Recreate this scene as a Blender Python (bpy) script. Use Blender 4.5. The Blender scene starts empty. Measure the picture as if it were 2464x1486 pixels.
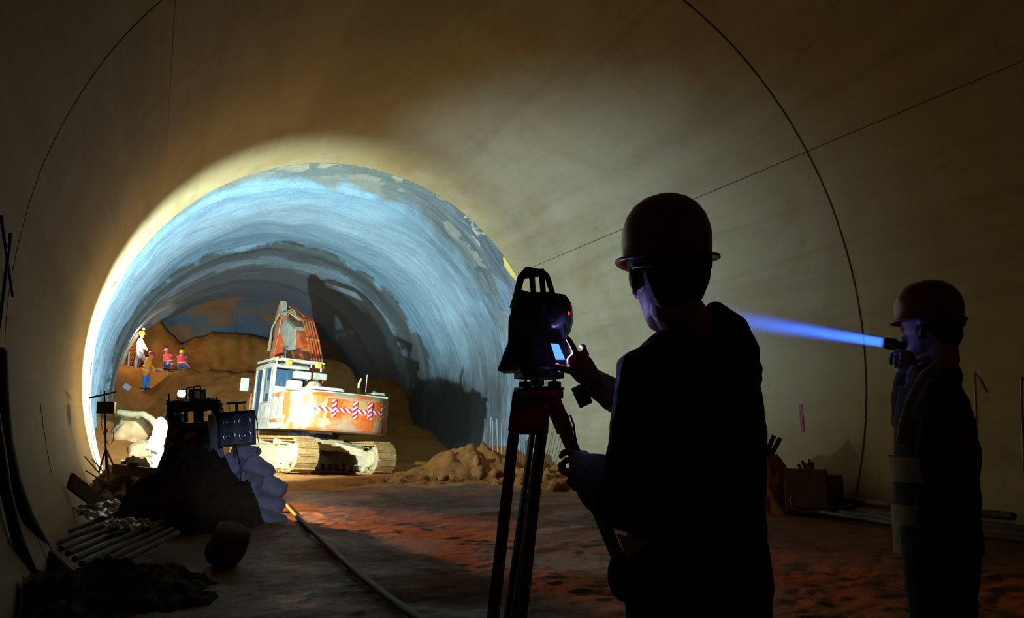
import bpy, math, random
from math import sin, cos, pi, sqrt, radians, atan2, exp, floor
from mathutils import Vector, Matrix, Euler, noise
random.seed(7)
C = bpy.context.scene.collection
S = bpy.context.scene
V = Vector

# ------------------------------------------------------------------ camera
PSI, THETA, FPX, HC = 0.445, 0.157, 1800.0, 1.25
cam = bpy.data.objects.new('camera', bpy.data.cameras.new('camera'))
C.objects.link(cam)
cam.data.sensor_width = 36.0
cam.data.lens = 36.0 * FPX / 2464.0
cam.data.clip_start = 0.05
cam.data.clip_end = 300
cam.location = (0, 0, HC)
cam.rotation_euler = (pi / 2 + THETA, 0, -PSI)
S.camera = cam
CF = V((sin(PSI) * cos(THETA), cos(PSI) * cos(THETA), sin(THETA)))
CR = V((cos(PSI), -sin(PSI), 0))
CU = CR.cross(CF)


def at(px, py, d):
    """world point seen at pixel px,py (2464x1486 frame) at distance d along the optical axis"""
    return V((0, 0, HC)) + CF * d + CR * ((px - 1232) / FPX * d) - CU * ((py - 743) / FPX * d)


def gr(px, py, z=0.0):
    """world point on the level z seen at px,py"""
    q = CF + CR * ((px - 1232) / FPX) - CU * ((py - 743) / FPX)
    return V((0, 0, HC)) + q * ((z - HC) / q.z)


# ------------------------------------------------------------------ look, world
S.view_settings.view_transform = 'Standard'
S.view_settings.look = 'None'
S.view_settings.gamma = 1
S.view_settings.use_curve_mapping = False
S.view_settings.exposure = 0.0
w = bpy.data.worlds.new('world')
S.world = w
w.use_nodes = True
w.node_tree.nodes['Background'].inputs[0].default_value = (1.0, 0.42, 0.10, 1)
w.node_tree.nodes['Background'].inputs[1].default_value = 0.012

# ------------------------------------------------------------------ main lights
def light(name, kind, loc, energy, color, target=None, **kw):
    l = bpy.data.lights.new(name, kind)
    l.energy = energy
    l.color = color
    for k, v in kw.items():
        setattr(l, k, v)
    o = bpy.data.objects.new(name, l)
    C.objects.link(o)
    o.location = loc
    if target is not None:
        o.rotation_euler = (V(target) - V(loc)).to_track_quat('-Z', 'Y').to_euler()
    return o


LAMP = at(437, 947, 14.3)
light('work_lamp_light', 'SPOT', LAMP + V((0, .12, 0.0)), 8500, (0.60, 0.86, 1.0), LAMP + V((0.30, 4, 1.0)),
      spot_size=radians(146), spot_blend=0.65, shadow_soft_size=0.05)
light('work_lamp_spill', 'POINT', LAMP + V((0, .12, 0.0)), 130, (1.0, 0.74, 0.28), shadow_soft_size=0.06)
light('floor_streak_fill', 'SPOT', at(415, 1015, 15.3) + V((.15, 0, 0)), 5000, (1.0, 0.28, 0.04), gr(860, 1262), spot_size=radians(32), spot_blend=1.0, shadow_soft_size=0.12)  # added orange spot without a fixture, makes the streak on the floor
light('right_wall_fill', 'SPOT', LAMP + V((.1, .10, -0.02)), 4900, (0.33, 0.60, 1.0), (9.9, 15.6, 4.4),  # added cool spot without a fixture, brightens the right lining
      spot_size=radians(92), spot_blend=1.0, shadow_soft_size=0.06)
# unseen cool fill added behind the camera to brighten the sacks
light('sack_fill', 'SPOT', (-.05, -.35, 1.75), 1300, (0.56, 0.64, 1.0), at(622, 1150, 10.5), spot_size=radians(10.5), spot_blend=1.0, shadow_soft_size=0.03)
LOWL = at(415, 1015, 15.3)
light('low_lamp_light', 'SPOT', LOWL, 400, (1.0, 0.93, 0.80), LOWL + V((0.6, 4, -0.3)),
      spot_size=radians(150), spot_blend=0.6, shadow_soft_size=0.08)
# unseen warm fill added behind the camera for dim ambient on the walls
light('rear_warm_fill', 'POINT', (6.2, -6.0, 4.6), 1.0, (1.0, 0.42, 0.02), shadow_soft_size=0.25)
# small lamp on the pipe frame by the far workers
light('bench_lamp_light', 'POINT', at(336, 800, 32.6), 110, (1.0, 0.80, 0.55), shadow_soft_size=.08)


# ------------------------------------------------------------------ materials
MATS = {}


def new_mat(name):
    m = bpy.data.materials.new(name)
    m.use_nodes = True
    nt = m.node_tree
    b = nt.nodes['Principled BSDF']
    return m, nt, b


def N(nt, kind, **kw):
    n = nt.nodes.new(kind)
    for k, v in kw.items():
        if k.startswith('i_'):
            key = k[2:]
            key = int(key) if key.isdigit() else key
            n.inputs[key].default_value = v
        else:
            setattr(n, k, v)
    return n


def ramp(nt, src, stops):
    r = nt.nodes.new('ShaderNodeValToRGB')
    e = r.color_ramp.elements
    while len(e) > 1:
        e.remove(e[-1])
    e[0].position = stops[0][0]
    e[0].color = (*stops[0][1], 1)
    for p, c in stops[1:]:
        x = e.new(p)
        x.color = (*c, 1)
    nt.links.new(src, r.inputs[0])
    return r


def mix(nt, fac, a, b, mode='MIX'):
    n = nt.nodes.new('ShaderNodeMix')
    n.data_type = 'RGBA'
    n.blend_type = mode
    if isinstance(fac, (int, float)):
        n.inputs[0].default_value = fac
    else:
        nt.links.new(fac, n.inputs[0])
    for i, s in ((6, a), (7, b)):
        if isinstance(s, tuple):
            n.inputs[i].default_value = (*s[:3], 1)
        else:
            nt.links.new(s, n.inputs[i])
    return n.outputs[2]


def coords(nt, scale=(1, 1, 1), rot=(0, 0, 0)):
    t = nt.nodes.new('ShaderNodeTexCoord')
    m = nt.nodes.new('ShaderNodeMapping')
    m.inputs['Scale'].default_value = scale
    m.inputs['Rotation'].default_value = rot
    nt.links.new(t.outputs['Object'], m.inputs['Vector'])
    return m.outputs[0]


def noise_tex(nt, vec, scale, detail=5, rough=.6, dist=0.0):
    n = N(nt, 'ShaderNodeTexNoise', i_Scale=scale, i_Detail=detail, i_Roughness=rough, i_Distortion=dist)
    nt.links.new(vec, n.inputs['Vector'])
    return n.outputs[0]


def bump(nt, b, h, strength=.5, dist=.02):
    n = N(nt, 'ShaderNodeBump', i_Strength=strength, i_Distance=dist)
    nt.links.new(h, n.inputs['Height'])
    nt.links.new(n.outputs[0], b.inputs['Normal'])


def M(name, col, rough=.7, metal=0.0, col2=None, scale=6.0, bumps=0.0, bscale=30, lo=.4, hi=.62, spec=.5, emit=None, estr=0, coat=0):
    if name in MATS:
        return MATS[name]
    m, nt, b = new_mat(name)
    b.inputs['Base Color'].default_value = (*col, 1)
    b.inputs['Roughness'].default_value = rough
    b.inputs['Metallic'].default_value = metal
    b.inputs['Specular IOR Level'].default_value = spec
    vec = coords(nt)
    if col2:
        n = noise_tex(nt, vec, scale)
        r = ramp(nt, n, [(lo, col), (hi, col2)])
        nt.links.new(r.outputs[0], b.inputs['Base Color'])
    if bumps:
        bump(nt, b, noise_tex(nt, vec, bscale), bumps, .01)
    if emit:
        b.inputs['Emission Color'].default_value = (*emit, 1)
        b.inputs['Emission Strength'].default_value = estr
    MATS[name] = m
    return m


def lining_material():
    m, nt, b = new_mat('lining_concrete')
    v = coords(nt)
    n1 = noise_tex(nt, v, .35, 6, .62, .6)
    c = ramp(nt, n1, [(.30, (.29, .185, .065)), (.48, (.34, .25, .115)), (.66, (.31, .21, .085))]).outputs[0]
    vs = coords(nt, (.5, .10, 1.6))
    n2 = noise_tex(nt, vs, 1.1, 6, .7, .8)
    c = mix(nt, ramp(nt, n2, [(.44, (0, 0, 0)), (.72, (.55, .55, .55))]).outputs[0], c, (.19, .12, .045))
    n3 = noise_tex(nt, v, 2.3, 8, .75, 1.2)
    c = mix(nt, ramp(nt, n3, [(.60, (0, 0, 0)), (.68, (.5, .5, .5))]).outputs[0], c, (.16, .10, .05))
    n5 = noise_tex(nt, v, 1.3, 5, .6)
    c = mix(nt, ramp(nt, n5, [(.55, (0, 0, 0)), (.8, (.5, .5, .5))]).outputs[0], c, (.34, .30, .21))
    nt.links.new(c, b.inputs['Base Color'])
    b.inputs['Roughness'].default_value = .72
    b.inputs['Specular IOR Level'].default_value = .25
    bump(nt, b, noise_tex(nt, v, 9, 8, .7), .25, .02)
    return m


def shotcrete_material():
    m, nt, b = new_mat('shotcrete')
    v = coords(nt)
    sx = nt.nodes.new('ShaderNodeSeparateXYZ')
    nt.links.new(v, sx.inputs[0])
    wob = noise_tex(nt, coords(nt, (1, .7, 1)), .8, 7, .72, .4)
    ma = N(nt, 'ShaderNodeMath', operation='MULTIPLY_ADD', i_1=3.2)
    nt.links.new(wob, ma.inputs[0])
    nt.links.new(sx.outputs[1], ma.inputs[2])           # y + wobble (mean 1.6)
    mr = N(nt, 'ShaderNodeMapRange')
    mr.inputs[1].default_value = 20.0
    mr.inputs[2].default_value = 45.0
    nt.links.new(ma.outputs[0], mr.inputs[0])

    def p(y):
        return (y + 1.6 - 20) / 25
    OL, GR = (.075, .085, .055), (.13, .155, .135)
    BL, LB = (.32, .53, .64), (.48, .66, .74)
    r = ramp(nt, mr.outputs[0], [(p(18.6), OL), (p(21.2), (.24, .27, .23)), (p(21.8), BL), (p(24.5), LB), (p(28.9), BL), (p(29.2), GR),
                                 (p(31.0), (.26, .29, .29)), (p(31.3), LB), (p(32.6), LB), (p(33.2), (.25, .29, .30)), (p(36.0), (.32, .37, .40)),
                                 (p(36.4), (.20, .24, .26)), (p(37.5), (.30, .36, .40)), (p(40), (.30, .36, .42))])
    c = r.outputs[0]
    # streaks running round the ring
    st = noise_tex(nt, coords(nt, (.28, 3.2, .28)), 1.6, 8, .72, .5)
    c = mix(nt, ramp(nt, st, [(.54, (0, 0, 0)), (.68, (.5, .5, .5))]).outputs[0], c, (.13, .17, .19))
    # excavator's shadow painted into the colour low on the right-hand side
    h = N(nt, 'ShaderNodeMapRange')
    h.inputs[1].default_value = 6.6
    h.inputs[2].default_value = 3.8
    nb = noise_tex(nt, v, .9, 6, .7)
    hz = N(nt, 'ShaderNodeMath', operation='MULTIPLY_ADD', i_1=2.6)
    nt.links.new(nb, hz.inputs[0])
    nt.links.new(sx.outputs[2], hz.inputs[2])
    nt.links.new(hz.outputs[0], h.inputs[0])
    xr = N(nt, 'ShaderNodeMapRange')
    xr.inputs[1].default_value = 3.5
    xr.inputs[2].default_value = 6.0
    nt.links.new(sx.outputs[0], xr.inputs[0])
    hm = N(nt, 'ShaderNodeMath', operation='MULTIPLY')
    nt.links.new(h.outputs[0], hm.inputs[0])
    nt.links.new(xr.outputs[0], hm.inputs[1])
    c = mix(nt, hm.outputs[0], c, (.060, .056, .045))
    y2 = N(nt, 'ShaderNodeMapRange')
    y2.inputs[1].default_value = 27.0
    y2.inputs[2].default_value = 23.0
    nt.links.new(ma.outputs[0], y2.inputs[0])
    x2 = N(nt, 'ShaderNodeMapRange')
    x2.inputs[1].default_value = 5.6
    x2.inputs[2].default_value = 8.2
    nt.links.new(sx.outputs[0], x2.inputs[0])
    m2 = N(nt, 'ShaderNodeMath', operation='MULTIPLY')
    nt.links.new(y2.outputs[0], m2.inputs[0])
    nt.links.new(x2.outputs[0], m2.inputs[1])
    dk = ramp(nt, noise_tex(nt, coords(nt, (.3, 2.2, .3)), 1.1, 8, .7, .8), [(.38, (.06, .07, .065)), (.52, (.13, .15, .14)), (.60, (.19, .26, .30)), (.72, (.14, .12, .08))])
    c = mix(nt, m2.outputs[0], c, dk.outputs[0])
    # mortar smears near the end of the lining
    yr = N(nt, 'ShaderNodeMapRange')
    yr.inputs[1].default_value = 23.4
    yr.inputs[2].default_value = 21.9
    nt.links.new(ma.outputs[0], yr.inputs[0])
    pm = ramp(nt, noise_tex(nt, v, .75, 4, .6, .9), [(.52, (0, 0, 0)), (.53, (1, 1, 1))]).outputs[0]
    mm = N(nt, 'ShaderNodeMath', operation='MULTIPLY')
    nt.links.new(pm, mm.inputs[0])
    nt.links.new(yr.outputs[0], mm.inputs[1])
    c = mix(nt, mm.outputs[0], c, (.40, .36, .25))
    nt.links.new(c, b.inputs['Base Color'])
    b.inputs['Roughness'].default_value = .62
    hh = N(nt, 'ShaderNodeMath', operation='ADD')
    nt.links.new(noise_tex(nt, v, 6, 9, .7), hh.inputs[0])
    nt.links.new(st, hh.inputs[1])
    bump(nt, b, hh.outputs[0], .8, .09)
    return m


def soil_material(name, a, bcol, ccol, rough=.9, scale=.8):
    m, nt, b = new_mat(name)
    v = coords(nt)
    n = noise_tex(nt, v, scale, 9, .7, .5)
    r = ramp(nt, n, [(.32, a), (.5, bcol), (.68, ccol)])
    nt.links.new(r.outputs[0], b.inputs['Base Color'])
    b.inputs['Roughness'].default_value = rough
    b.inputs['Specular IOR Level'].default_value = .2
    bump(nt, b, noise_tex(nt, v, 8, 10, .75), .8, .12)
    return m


def road_material():
    m, nt, b = new_mat('muddy_concrete')
    v = coords(nt)
    n = noise_tex(nt, coords(nt, (1, .5, 1), (0, 0, .5)), .42, 7, .62, 1.2)
    r = ramp(nt, n, [(.36, (.06, .034, .014)), (.44, (.10, .042, .012)), (.54, (.26, .070, .008)), (.72, (.18, .048, .006))])
    fine = noise_tex(nt, coords(nt, (1, 1, 1)), 3.2, 8, .75)
    c = mix(nt, ramp(nt, fine, [(.42, (0, 0, 0)), (.62, (.7, .7, .7))]).outputs[0], r.outputs[0], (.13, .060, .022))
    nt.links.new(c, b.inputs['Base Color'])
    wet = ramp(nt, noise_tex(nt, v, .55, 6, .62, .8), [(.36, (.34, .34, .34)), (.52, (.62, .62, .62)), (.64, (.9, .9, .9))])
    # standing water in shallow hollows
    fac = wet.outputs[0]
    colr = c
    for (px_, py_, rx_, ry_, an) in ((790, 1236, .45, 1.3, -.42), (1320, 1272, .8, .22, .4), (1395, 1346, .5, .14, .4), (1130, 1225, 1.2, .4, .3)):
        g_ = gr(px_, py_)
        t_ = nt.nodes.new('ShaderNodeTexCoord')
        mp = nt.nodes.new('ShaderNodeMapping')
        mp.vector_type = 'TEXTURE'
        mp.inputs['Location'].default_value = (g_.x, g_.y, 0)
        mp.inputs['Rotation'].default_value = (0, 0, an)
        mp.inputs['Scale'].default_value = (rx_, ry_, 1)
        nt.links.new(t_.outputs['Object'], mp.inputs['Vector'])
        ln = N(nt, 'ShaderNodeVectorMath', operation='LENGTH')
        nt.links.new(mp.outputs[0], ln.inputs[0])
        ad = N(nt, 'ShaderNodeMath', operation='MULTIPLY_ADD', i_1=1.6)
        nt.links.new(noise_tex(nt, v, 1.6, 8, .7, .6), ad.inputs[0])
        nt.links.new(ln.outputs['Value'], ad.inputs[2])
        k_ = ramp(nt, ad.outputs[0], [(.0, (1, 1, 1)), (.8, (1, 1, 1)), (1.0, (0, 0, 0))]) if False else None
        mrr = N(nt, 'ShaderNodeMapRange')
        mrr.inputs[1].default_value = 1.85
        mrr.inputs[2].default_value = 1.45
        nt.links.new(ad.outputs[0], mrr.inputs[0])
        fac = mix(nt, mrr.outputs[0], fac, (.24, .24, .24))
        colr = mix(nt, mrr.outputs[0], colr, (.15, .05, .012))
    nt.links.new(colr, b.inputs['Base Color'])
    nt.links.new(fac, b.inputs['Roughness'])
    b.inputs['Specular IOR Level'].default_value = .24
    a = N(nt, 'ShaderNodeMath', operation='ADD')
    nt.links.new(noise_tex(nt, coords(nt, (1, 1, 1)), 4.5, 8, .68, .6), a.inputs[0])
    nt.links.new(noise_tex(nt, v, 14, 6, .7), a.inputs[1])
    bump(nt, b, a.outputs[0], .8, .05)
    return m


def face_material():
    m, nt, b = new_mat('tunnel_face')
    v = coords(nt)
    n = noise_tex(nt, coords(nt, (.6, 1, 1.3)), .55, 7, .6, .7)
    r = ramp(nt, n, [(.42, (.10, .15, .20)), (.52, (.17, .15, .13)), (.60, (.34, .15, .05)), (.72, (.20, .12, .10))])
    nt.links.new(r.outputs[0], b.inputs['Base Color'])
    b.inputs['Roughness'].default_value = .85
    bump(nt, b, noise_tex(nt, v, 4, 8, .7), .8, .15)
    return m


def stripe_material(name, c1, c2, freq=6.5, diag=1.0):
    m, nt, b = new_mat(name)
    t = nt.nodes.new('ShaderNodeTexCoord')
    sx = nt.nodes.new('ShaderNodeSeparateXYZ')
    nt.links.new(t.outputs['Object'], sx.inputs[0])
    a = N(nt, 'ShaderNodeMath', operation='MULTIPLY_ADD', i_1=diag)
    nt.links.new(sx.outputs[2], a.inputs[0])
    nt.links.new(sx.outputs[0], a.inputs[2])
    f = N(nt, 'ShaderNodeMath', operation='MULTIPLY', i_1=freq)
    nt.links.new(a.outputs[0], f.inputs[0])
    fr = N(nt, 'ShaderNodeMath', operation='FRACT')
    nt.links.new(f.outputs[0], fr.inputs[0])
    g = N(nt, 'ShaderNodeMath', operation='GREATER_THAN', i_1=.5)
    nt.links.new(fr.outputs[0], g.inputs[0])
    nt.links.new(mix(nt, g.outputs[0], c1, c2), b.inputs['Base Color'])
    b.inputs['Roughness'].default_value = .4
    return m


MATS['lining'] = lining_material()
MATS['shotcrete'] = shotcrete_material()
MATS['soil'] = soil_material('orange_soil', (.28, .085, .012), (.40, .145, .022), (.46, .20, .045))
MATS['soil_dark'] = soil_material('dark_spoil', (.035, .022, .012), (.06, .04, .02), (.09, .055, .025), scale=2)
MATS['road'] = road_material()
MATS['face'] = face_material()
MATS['tape'] = stripe_material('red_white_tape', (.45, .012, .02), (.45, .45, .48))
MATS['tape2'] = stripe_material('red_white_chevron', (.45, .012, .02), (.45, .45, .48), 6.5, -1.2)
M('groove', (.06, .045, .025), .9)
M('joint', (.10, .07, .035), .9)
M('orange_paint', (.50, .065, .004), .45, 0, (.36, .20, .07), 2.6, .15, 12, .48, .64)
M('dusty_paint', (.30, .20, .10), .6, 0, (.46, .085, .008), 2.2, .15, 12, .44, .54)
M('white_paint', (.36, .35, .28), .55, 0, (.28, .22, .12), 4, .1)
M('boom_orange', (.52, .07, .005), .4, 0, (.34, .10, .02), 5)
M('track_steel', (.26, .13, .03), .7, .1, (.34, .20, .07), 7, .4, 20)
M('muddy_steel', (.34, .24, .10), .75, 0, (.40, .31, .17), 5, .3, 15)
M('black_steel', (.02, .02, .022), .5, .3)
M('glass_dark', (.03, .06, .09), .08, 0, spec=.8)
M('chrome', (.7, .7, .7), .2, 1)
M('yellow_plastic', (.85, .55, .03), .4)
M('black_plastic', (.012, .013, .018), .42, 0, (.018, .02, .026), 12)
M('instrument_body', (.022, .03, .048), .38, 0, (.03, .04, .06), 8)
M('tripod_wood', (.085, .05, .015), .5, 0, (.06, .035, .01), 9)
M('tripod_red', (.22, .012, .01), .42)
M('brass', (.5, .38, .2), .3, 1)
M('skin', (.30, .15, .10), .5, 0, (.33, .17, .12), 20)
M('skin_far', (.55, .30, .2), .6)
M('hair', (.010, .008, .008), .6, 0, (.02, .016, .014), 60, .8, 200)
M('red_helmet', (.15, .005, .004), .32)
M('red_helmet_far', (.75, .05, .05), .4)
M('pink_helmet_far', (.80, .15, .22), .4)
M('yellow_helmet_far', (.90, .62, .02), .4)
M('black_jacket', (.018, .019, .014), .85, 0, (.026, .026, .018), 14, .5, 60)
M('olive_cuff', (.045, .042, .02), .85, 0, (.07, .06, .03), 40, .5, 80)
M('screen_lit_sleeve', (.45, .48, .60), .8, 0, (.5, .53, .64), 14, .5, 60)  # jacket cloth with the blue glow of the display put into its colour
M('dark_trousers', (.012, .012, .018), .85, 0, (.018, .018, .024), 14, .4, 60)
M('brown_jacket', (.050, .030, .016), .85, 0, (.035, .024, .014), 10, .5, 60)
M('vest_yellow', (.38, .34, .12), .7, 0, (.30, .26, .09), 12, .4, 40)
M('reflective', (.55, .48, .28), .35)
M('vest_red', (.85, .06, .03), .7)
M('vest_orange', (.90, .30, .02), .7)
M('white_cloth', (.75, .72, .70), .8)
M('purple_cloth', (.45, .12, .40), .8)
M('grey_cloth', (.35, .33, .38), .8)
M('blue_cloth', (.04, .20, .62), .8)
M('teal_cloth', (.05, .12, .20), .8)
M('sack_white', (.30, .31, .38), .75, 0, (.22, .22, .28), 3.5, .5, 18)
M('sack_brown', (.14, .085, .035), .85, 0, (.08, .05, .02), 6, .5, 18)
M('timber', (.12, .065, .022), .8, 0, (.07, .035, .012), 9, .4, 20)
M('rubber', (.016, .014, .016), .55)
M('hose_mud', (.09, .06, .03), .6, 0, (.05, .03, .018), 5)
M('rebar', (.30, .19, .12), .6, .5, (.40, .30, .22), 10)
M('rebar_light', (.40, .38, .36), .5, .4)
M('rock', (.42, .24, .09), .9, 0, (.5, .33, .16), 4, .7, 9)
M('lit_rag', (.5, .5, .47), .8)
M('plastic_sheet', (.35, .36, .42), .12, 0, spec=.8, bumps=.5, bscale=9)
M('red_plastic', (.45, .02, .02), .4)
M('red_mark', (.30, .03, .03), .7)
M('yellow_sheet', (.80, .55, .12), .4, 0, bumps=.5, bscale=12)
M('flood_glass', (.08, .10, .14), .15, 0, spec=.7)
M('flood_body', (.030, .033, .055), .45)
M('lamp_globe', (1, 1, 1), .5, emit=(.85, .94, 1.0), estr=40)
M('screen', (.1, .2, .4), .4, emit=(.10, .30, .95), estr=1.6)
M('led', (.3, 0, 0), .4, emit=(1.0, .01, .005), estr=8)
M('torch_glass', (.8, .9, 1), .3, emit=(.25, .5, 1.0), estr=6)


# ------------------------------------------------------------------ mesh builder
class MB:
    def __init__(self, T=None):
        self.v = []
        self.f = []
        self.T = T or Matrix.Identity(4)

    def add(self, vs, fs):
        o = len(self.v)
        self.v += [self.T @ V(p) for p in vs]
        self.f += [[i + o for i in f] for f in fs]
        return self

    def box(self, c, s, R=None):
        R = R or Matrix.Identity(3)
        c = V(c)
        vs = [c + R @ V((sx * s[0] / 2, sy * s[1] / 2, sz * s[2] / 2)) for sx in (-1, 1) for sy in (-1, 1) for sz in (-1, 1)]
        return self.add(vs, [(0, 1, 3, 2), (4, 6, 7, 5), (0, 4, 5, 1), (2, 3, 7, 6), (0, 2, 6, 4), (1, 5, 7, 3)])

    def bar(self, a, b, w, h, side=(1, 0, 0)):
        a, b = V(a), V(b)
        t = (b - a).normalized()
        s = V(side)
        s = (s - t * s.dot(t)).normalized()
        u = t.cross(s)
        vs = []
        for p in (a, b):
            for i, j in ((-1, -1), (1, -1), (1, 1), (-1, 1)):
                vs.append(p + s * (w / 2 * i) + u * (h / 2 * j))
        return self.add(vs, [(3, 2, 1, 0), (4, 5, 6, 7), (0, 1, 5, 4), (1, 2, 6, 5), (2, 3, 7, 6), (3, 0, 4, 7)])

    def tube(self, pts, r, n=10, side=None, round_=False):
        pts = [V(p) for p in pts]
        k = len(pts)
        rr = []
        for i in range(k):
            q = r[i] if isinstance(r, (list,)) else r
            rr.append(q if isinstance(q, tuple) else (q, q))
        if round_:
            ta, tb = (pts[0] - pts[1]).normalized(), (pts[-1] - pts[-2]).normalized()
            ma, mb = min(rr[0]), min(rr[-1])
            A = [(pts[0] + ta * ma * .95, .35), (pts[0] + ta * ma * .65, .76)]
            B = [(pts[-1] + tb * mb * .65, .76), (pts[-1] + tb * mb * .95, .35)]
            pts = [p for p, _ in A] + pts + [p for p, _ in B]
            rr = [(rr[0][0] * s, rr[0][1] * s) for _, s in A] + rr + [(rr[-1][0] * s, rr[-1][1] * s) for _, s in B]
            k = len(pts)
        prev = V(side) if side is not None else None
        vs = []
        for i in range(k):
            t = (pts[min(i + 1, k - 1)] - pts[max(i - 1, 0)])
            if t.length < 1e-9:
                t = V((0, 0, 1))
            t.normalize()
            if prev is None:
                prev = V((1, 0, 0)) if abs(t.x) < .9 else V((0, 1, 0))
            base = V(side) if side is not None else prev
            u = base - t * base.dot(t)
            if u.length < 1e-4:
                u = prev - t * prev.dot(t)
            u.normalize()
            prev = u
            w_ = t.cross(u)
            for j in range(n):
                a = 2 * pi * j / n
                vs.append(pts[i] + u * (rr[i][0] * cos(a)) + w_ * (rr[i][1] * sin(a)))
        fs = []
        for i in range(k - 1):
            for j in range(n):
                j2 = (j + 1) % n
                fs.append((i * n + j, i * n + j2, (i + 1) * n + j2, (i + 1) * n + j))
        fs.append(tuple(reversed(range(n))))
        fs.append(tuple(range((k - 1) * n, k * n)))
        return self.add(vs, fs)

    def ell(self, c, r, R=None, nu=16, nv=10):
        c = V(c)
        R = R or Matrix.Identity(3)
        if not isinstance(r, tuple):
            r = (r, r, r)
        vs = [c + R @ V((0, 0, -r[2]))]
        for i in range(1, nv):
            a = -pi / 2 + pi * i / nv
            for j in range(nu):
                b = 2 * pi * j / nu
                vs.append(c + R @ V((r[0] * cos(a) * cos(b), r[1] * cos(a) * sin(b), r[2] * sin(a))))
        vs.append(c + R @ V((0, 0, r[2])))
        fs = []
        for j in range(nu):
            fs.append((0, 1 + (j + 1) % nu, 1 + j))
        for i in range(nv - 2):
            for j in range(nu):
                a = 1 + i * nu + j
                b = 1 + i * nu + (j + 1) % nu
                fs.append((a, b, b + nu, a + nu))
        top = len(vs) - 1
        for j in range(nu):
            fs.append((1 + (nv - 2) * nu + j, 1 + (nv - 2) * nu + (j + 1) % nu, top))
        return self.add(vs, fs)

    def lathe(self, prof, c=(0, 0, 0), R=None, n=24, sx=1, sy=1, closed=True):
        R = R or Matrix.Identity(3)
        c = V(c)
        vs = []
        for r, z in prof:
            for j in range(n):
                a = 2 * pi * j / n
                vs.append(c + R @ V((r * cos(a) * sx, r * sin(a) * sy, z)))
        fs = []
        k = len(prof)
        for i in range(k - 1):
            for j in range(n):
                j2 = (j + 1) % n
                fs.append((i * n + j, i * n + j2, (i + 1) * n + j2, (i + 1) * n + j))
        if closed:
            fs.append(tuple(reversed(range(n))))
            fs.append(tuple(range((k - 1) * n, k * n)))
        return self.add(vs, fs)

    def prism(self, poly, axis, a, b):
        """poly of 2-D points in the plane across axis, from a to b along it"""
        def mk(p, t):
            if axis == 'x':
                return (t, p[0], p[1])
            if axis == 'y':
                return (p[0], t, p[1])
            return (p[0], p[1], t)
        n = len(poly)
        vs = [mk(p, a) for p in poly] + [mk(p, b) for p in poly]
        fs = [tuple(reversed(range(n))), tuple(range(n, 2 * n))]
        for i in range(n):
            j = (i + 1) % n
            fs.append((i, j, n + j, n + i))
        return self.add(vs, fs)

    def build(self, name, mat, parent=None, smooth=False, bevel=0, sub=0, voxel=0, smo=0, disp=0, dscale=.1, solid=0, angle=None):
        me = bpy.data.meshes.new(name)
        me.from_pydata([tuple(p) for p in self.v], [], self.f)
        me.materials.append(MATS[mat] if isinstance(mat, str) else mat)
        import bmesh
        bm = bmesh.new()
        bm.from_mesh(me)
        bmesh.ops.recalc_face_normals(bm, faces=bm.faces)
        bm.to_mesh(me)
        bm.free()
        if smooth:
            for p in me.polygons:
                p.use_smooth = True
        o = bpy.data.objects.new(name, me)
        C.objects.link(o)
        if parent is not None:
            o.parent = parent
        if solid:
            m = o.modifiers.new('solid', 'SOLIDIFY')
            m.thickness = solid
        if bevel:
            m = o.modifiers.new('bevel', 'BEVEL')
            m.width = bevel
            m.segments = 2
            m.limit_method = 'ANGLE'
        if voxel:
            m = o.modifiers.new('remesh', 'REMESH')
            m.mode = 'VOXEL'
            m.voxel_size = voxel
            m.use_smooth_shade = True
        if smo:
            m = o.modifiers.new('smooth', 'SMOOTH')
            m.iterations = smo
            m.factor = .5
        if sub:
            m = o.modifiers.new('sub', 'SUBSURF')
            m.levels = m.render_levels = sub
        if disp:
            t = bpy.data.textures.new(name + '_folds', 'CLOUDS')
            t.noise_scale = dscale
            m = o.modifiers.new('folds', 'DISPLACE')
            m.texture = t
            m.texture_coords = 'LOCAL'
            m.strength = disp
        return o


def tag(o, label, cat, group=None, kind=None):
    o['label'] = label
    o['category'] = cat
    if group:
        o['group'] = group
    if kind:
        o['kind'] = kind
    return o


def struct(o, label=None, cat=None):
    o['kind'] = 'structure'
    if label:
        o['label'] = label
        o['category'] = cat
    return o


def empty(name, label, cat, loc=(0, 0, 0), rot=(0, 0, 0), group=None):
    o = bpy.data.objects.new(name, None)
    C.objects.link(o)
    o.location = loc
    o.rotation_euler = rot
    return tag(o, label, cat, group)


def root_mat(o):
    return Matrix.Translation(o.location) @ o.rotation_euler.to_matrix().to_4x4()


def sm(a, b, x):
    t = max(0., min(1., (x - a) / (b - a)))
    return t * t * (3 - 2 * t)


def fn(x, y, z=0.0, s=1.0):
    return noise.fractal(V((x * s, y * s, z * s)), .9, 2.1, 5)


# ------------------------------------------------------------------ tunnel shell
AX, ZC, RL = 4.34, HC + 1.13, 5.60
YEND, YJ = 18.6, 8.1
AB = atan2(-(ZC + .3), sqrt(RL ** 2 - (ZC + .3) ** 2))     # angle where the ring meets the ground (below the floor a little)
SEAM = [radians(38.0), radians(142.0)]


def ang(px, py, y):
    q = CF + CR * ((px - 1232) / FPX) - CU * ((py - 743) / FPX)
    p = V((0, 0, HC)) + q * (y / q.y)
    return atan2(p.z - ZC, p.x - AX)


SEAM[0] = ang(1960, 352, 8.1)


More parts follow.
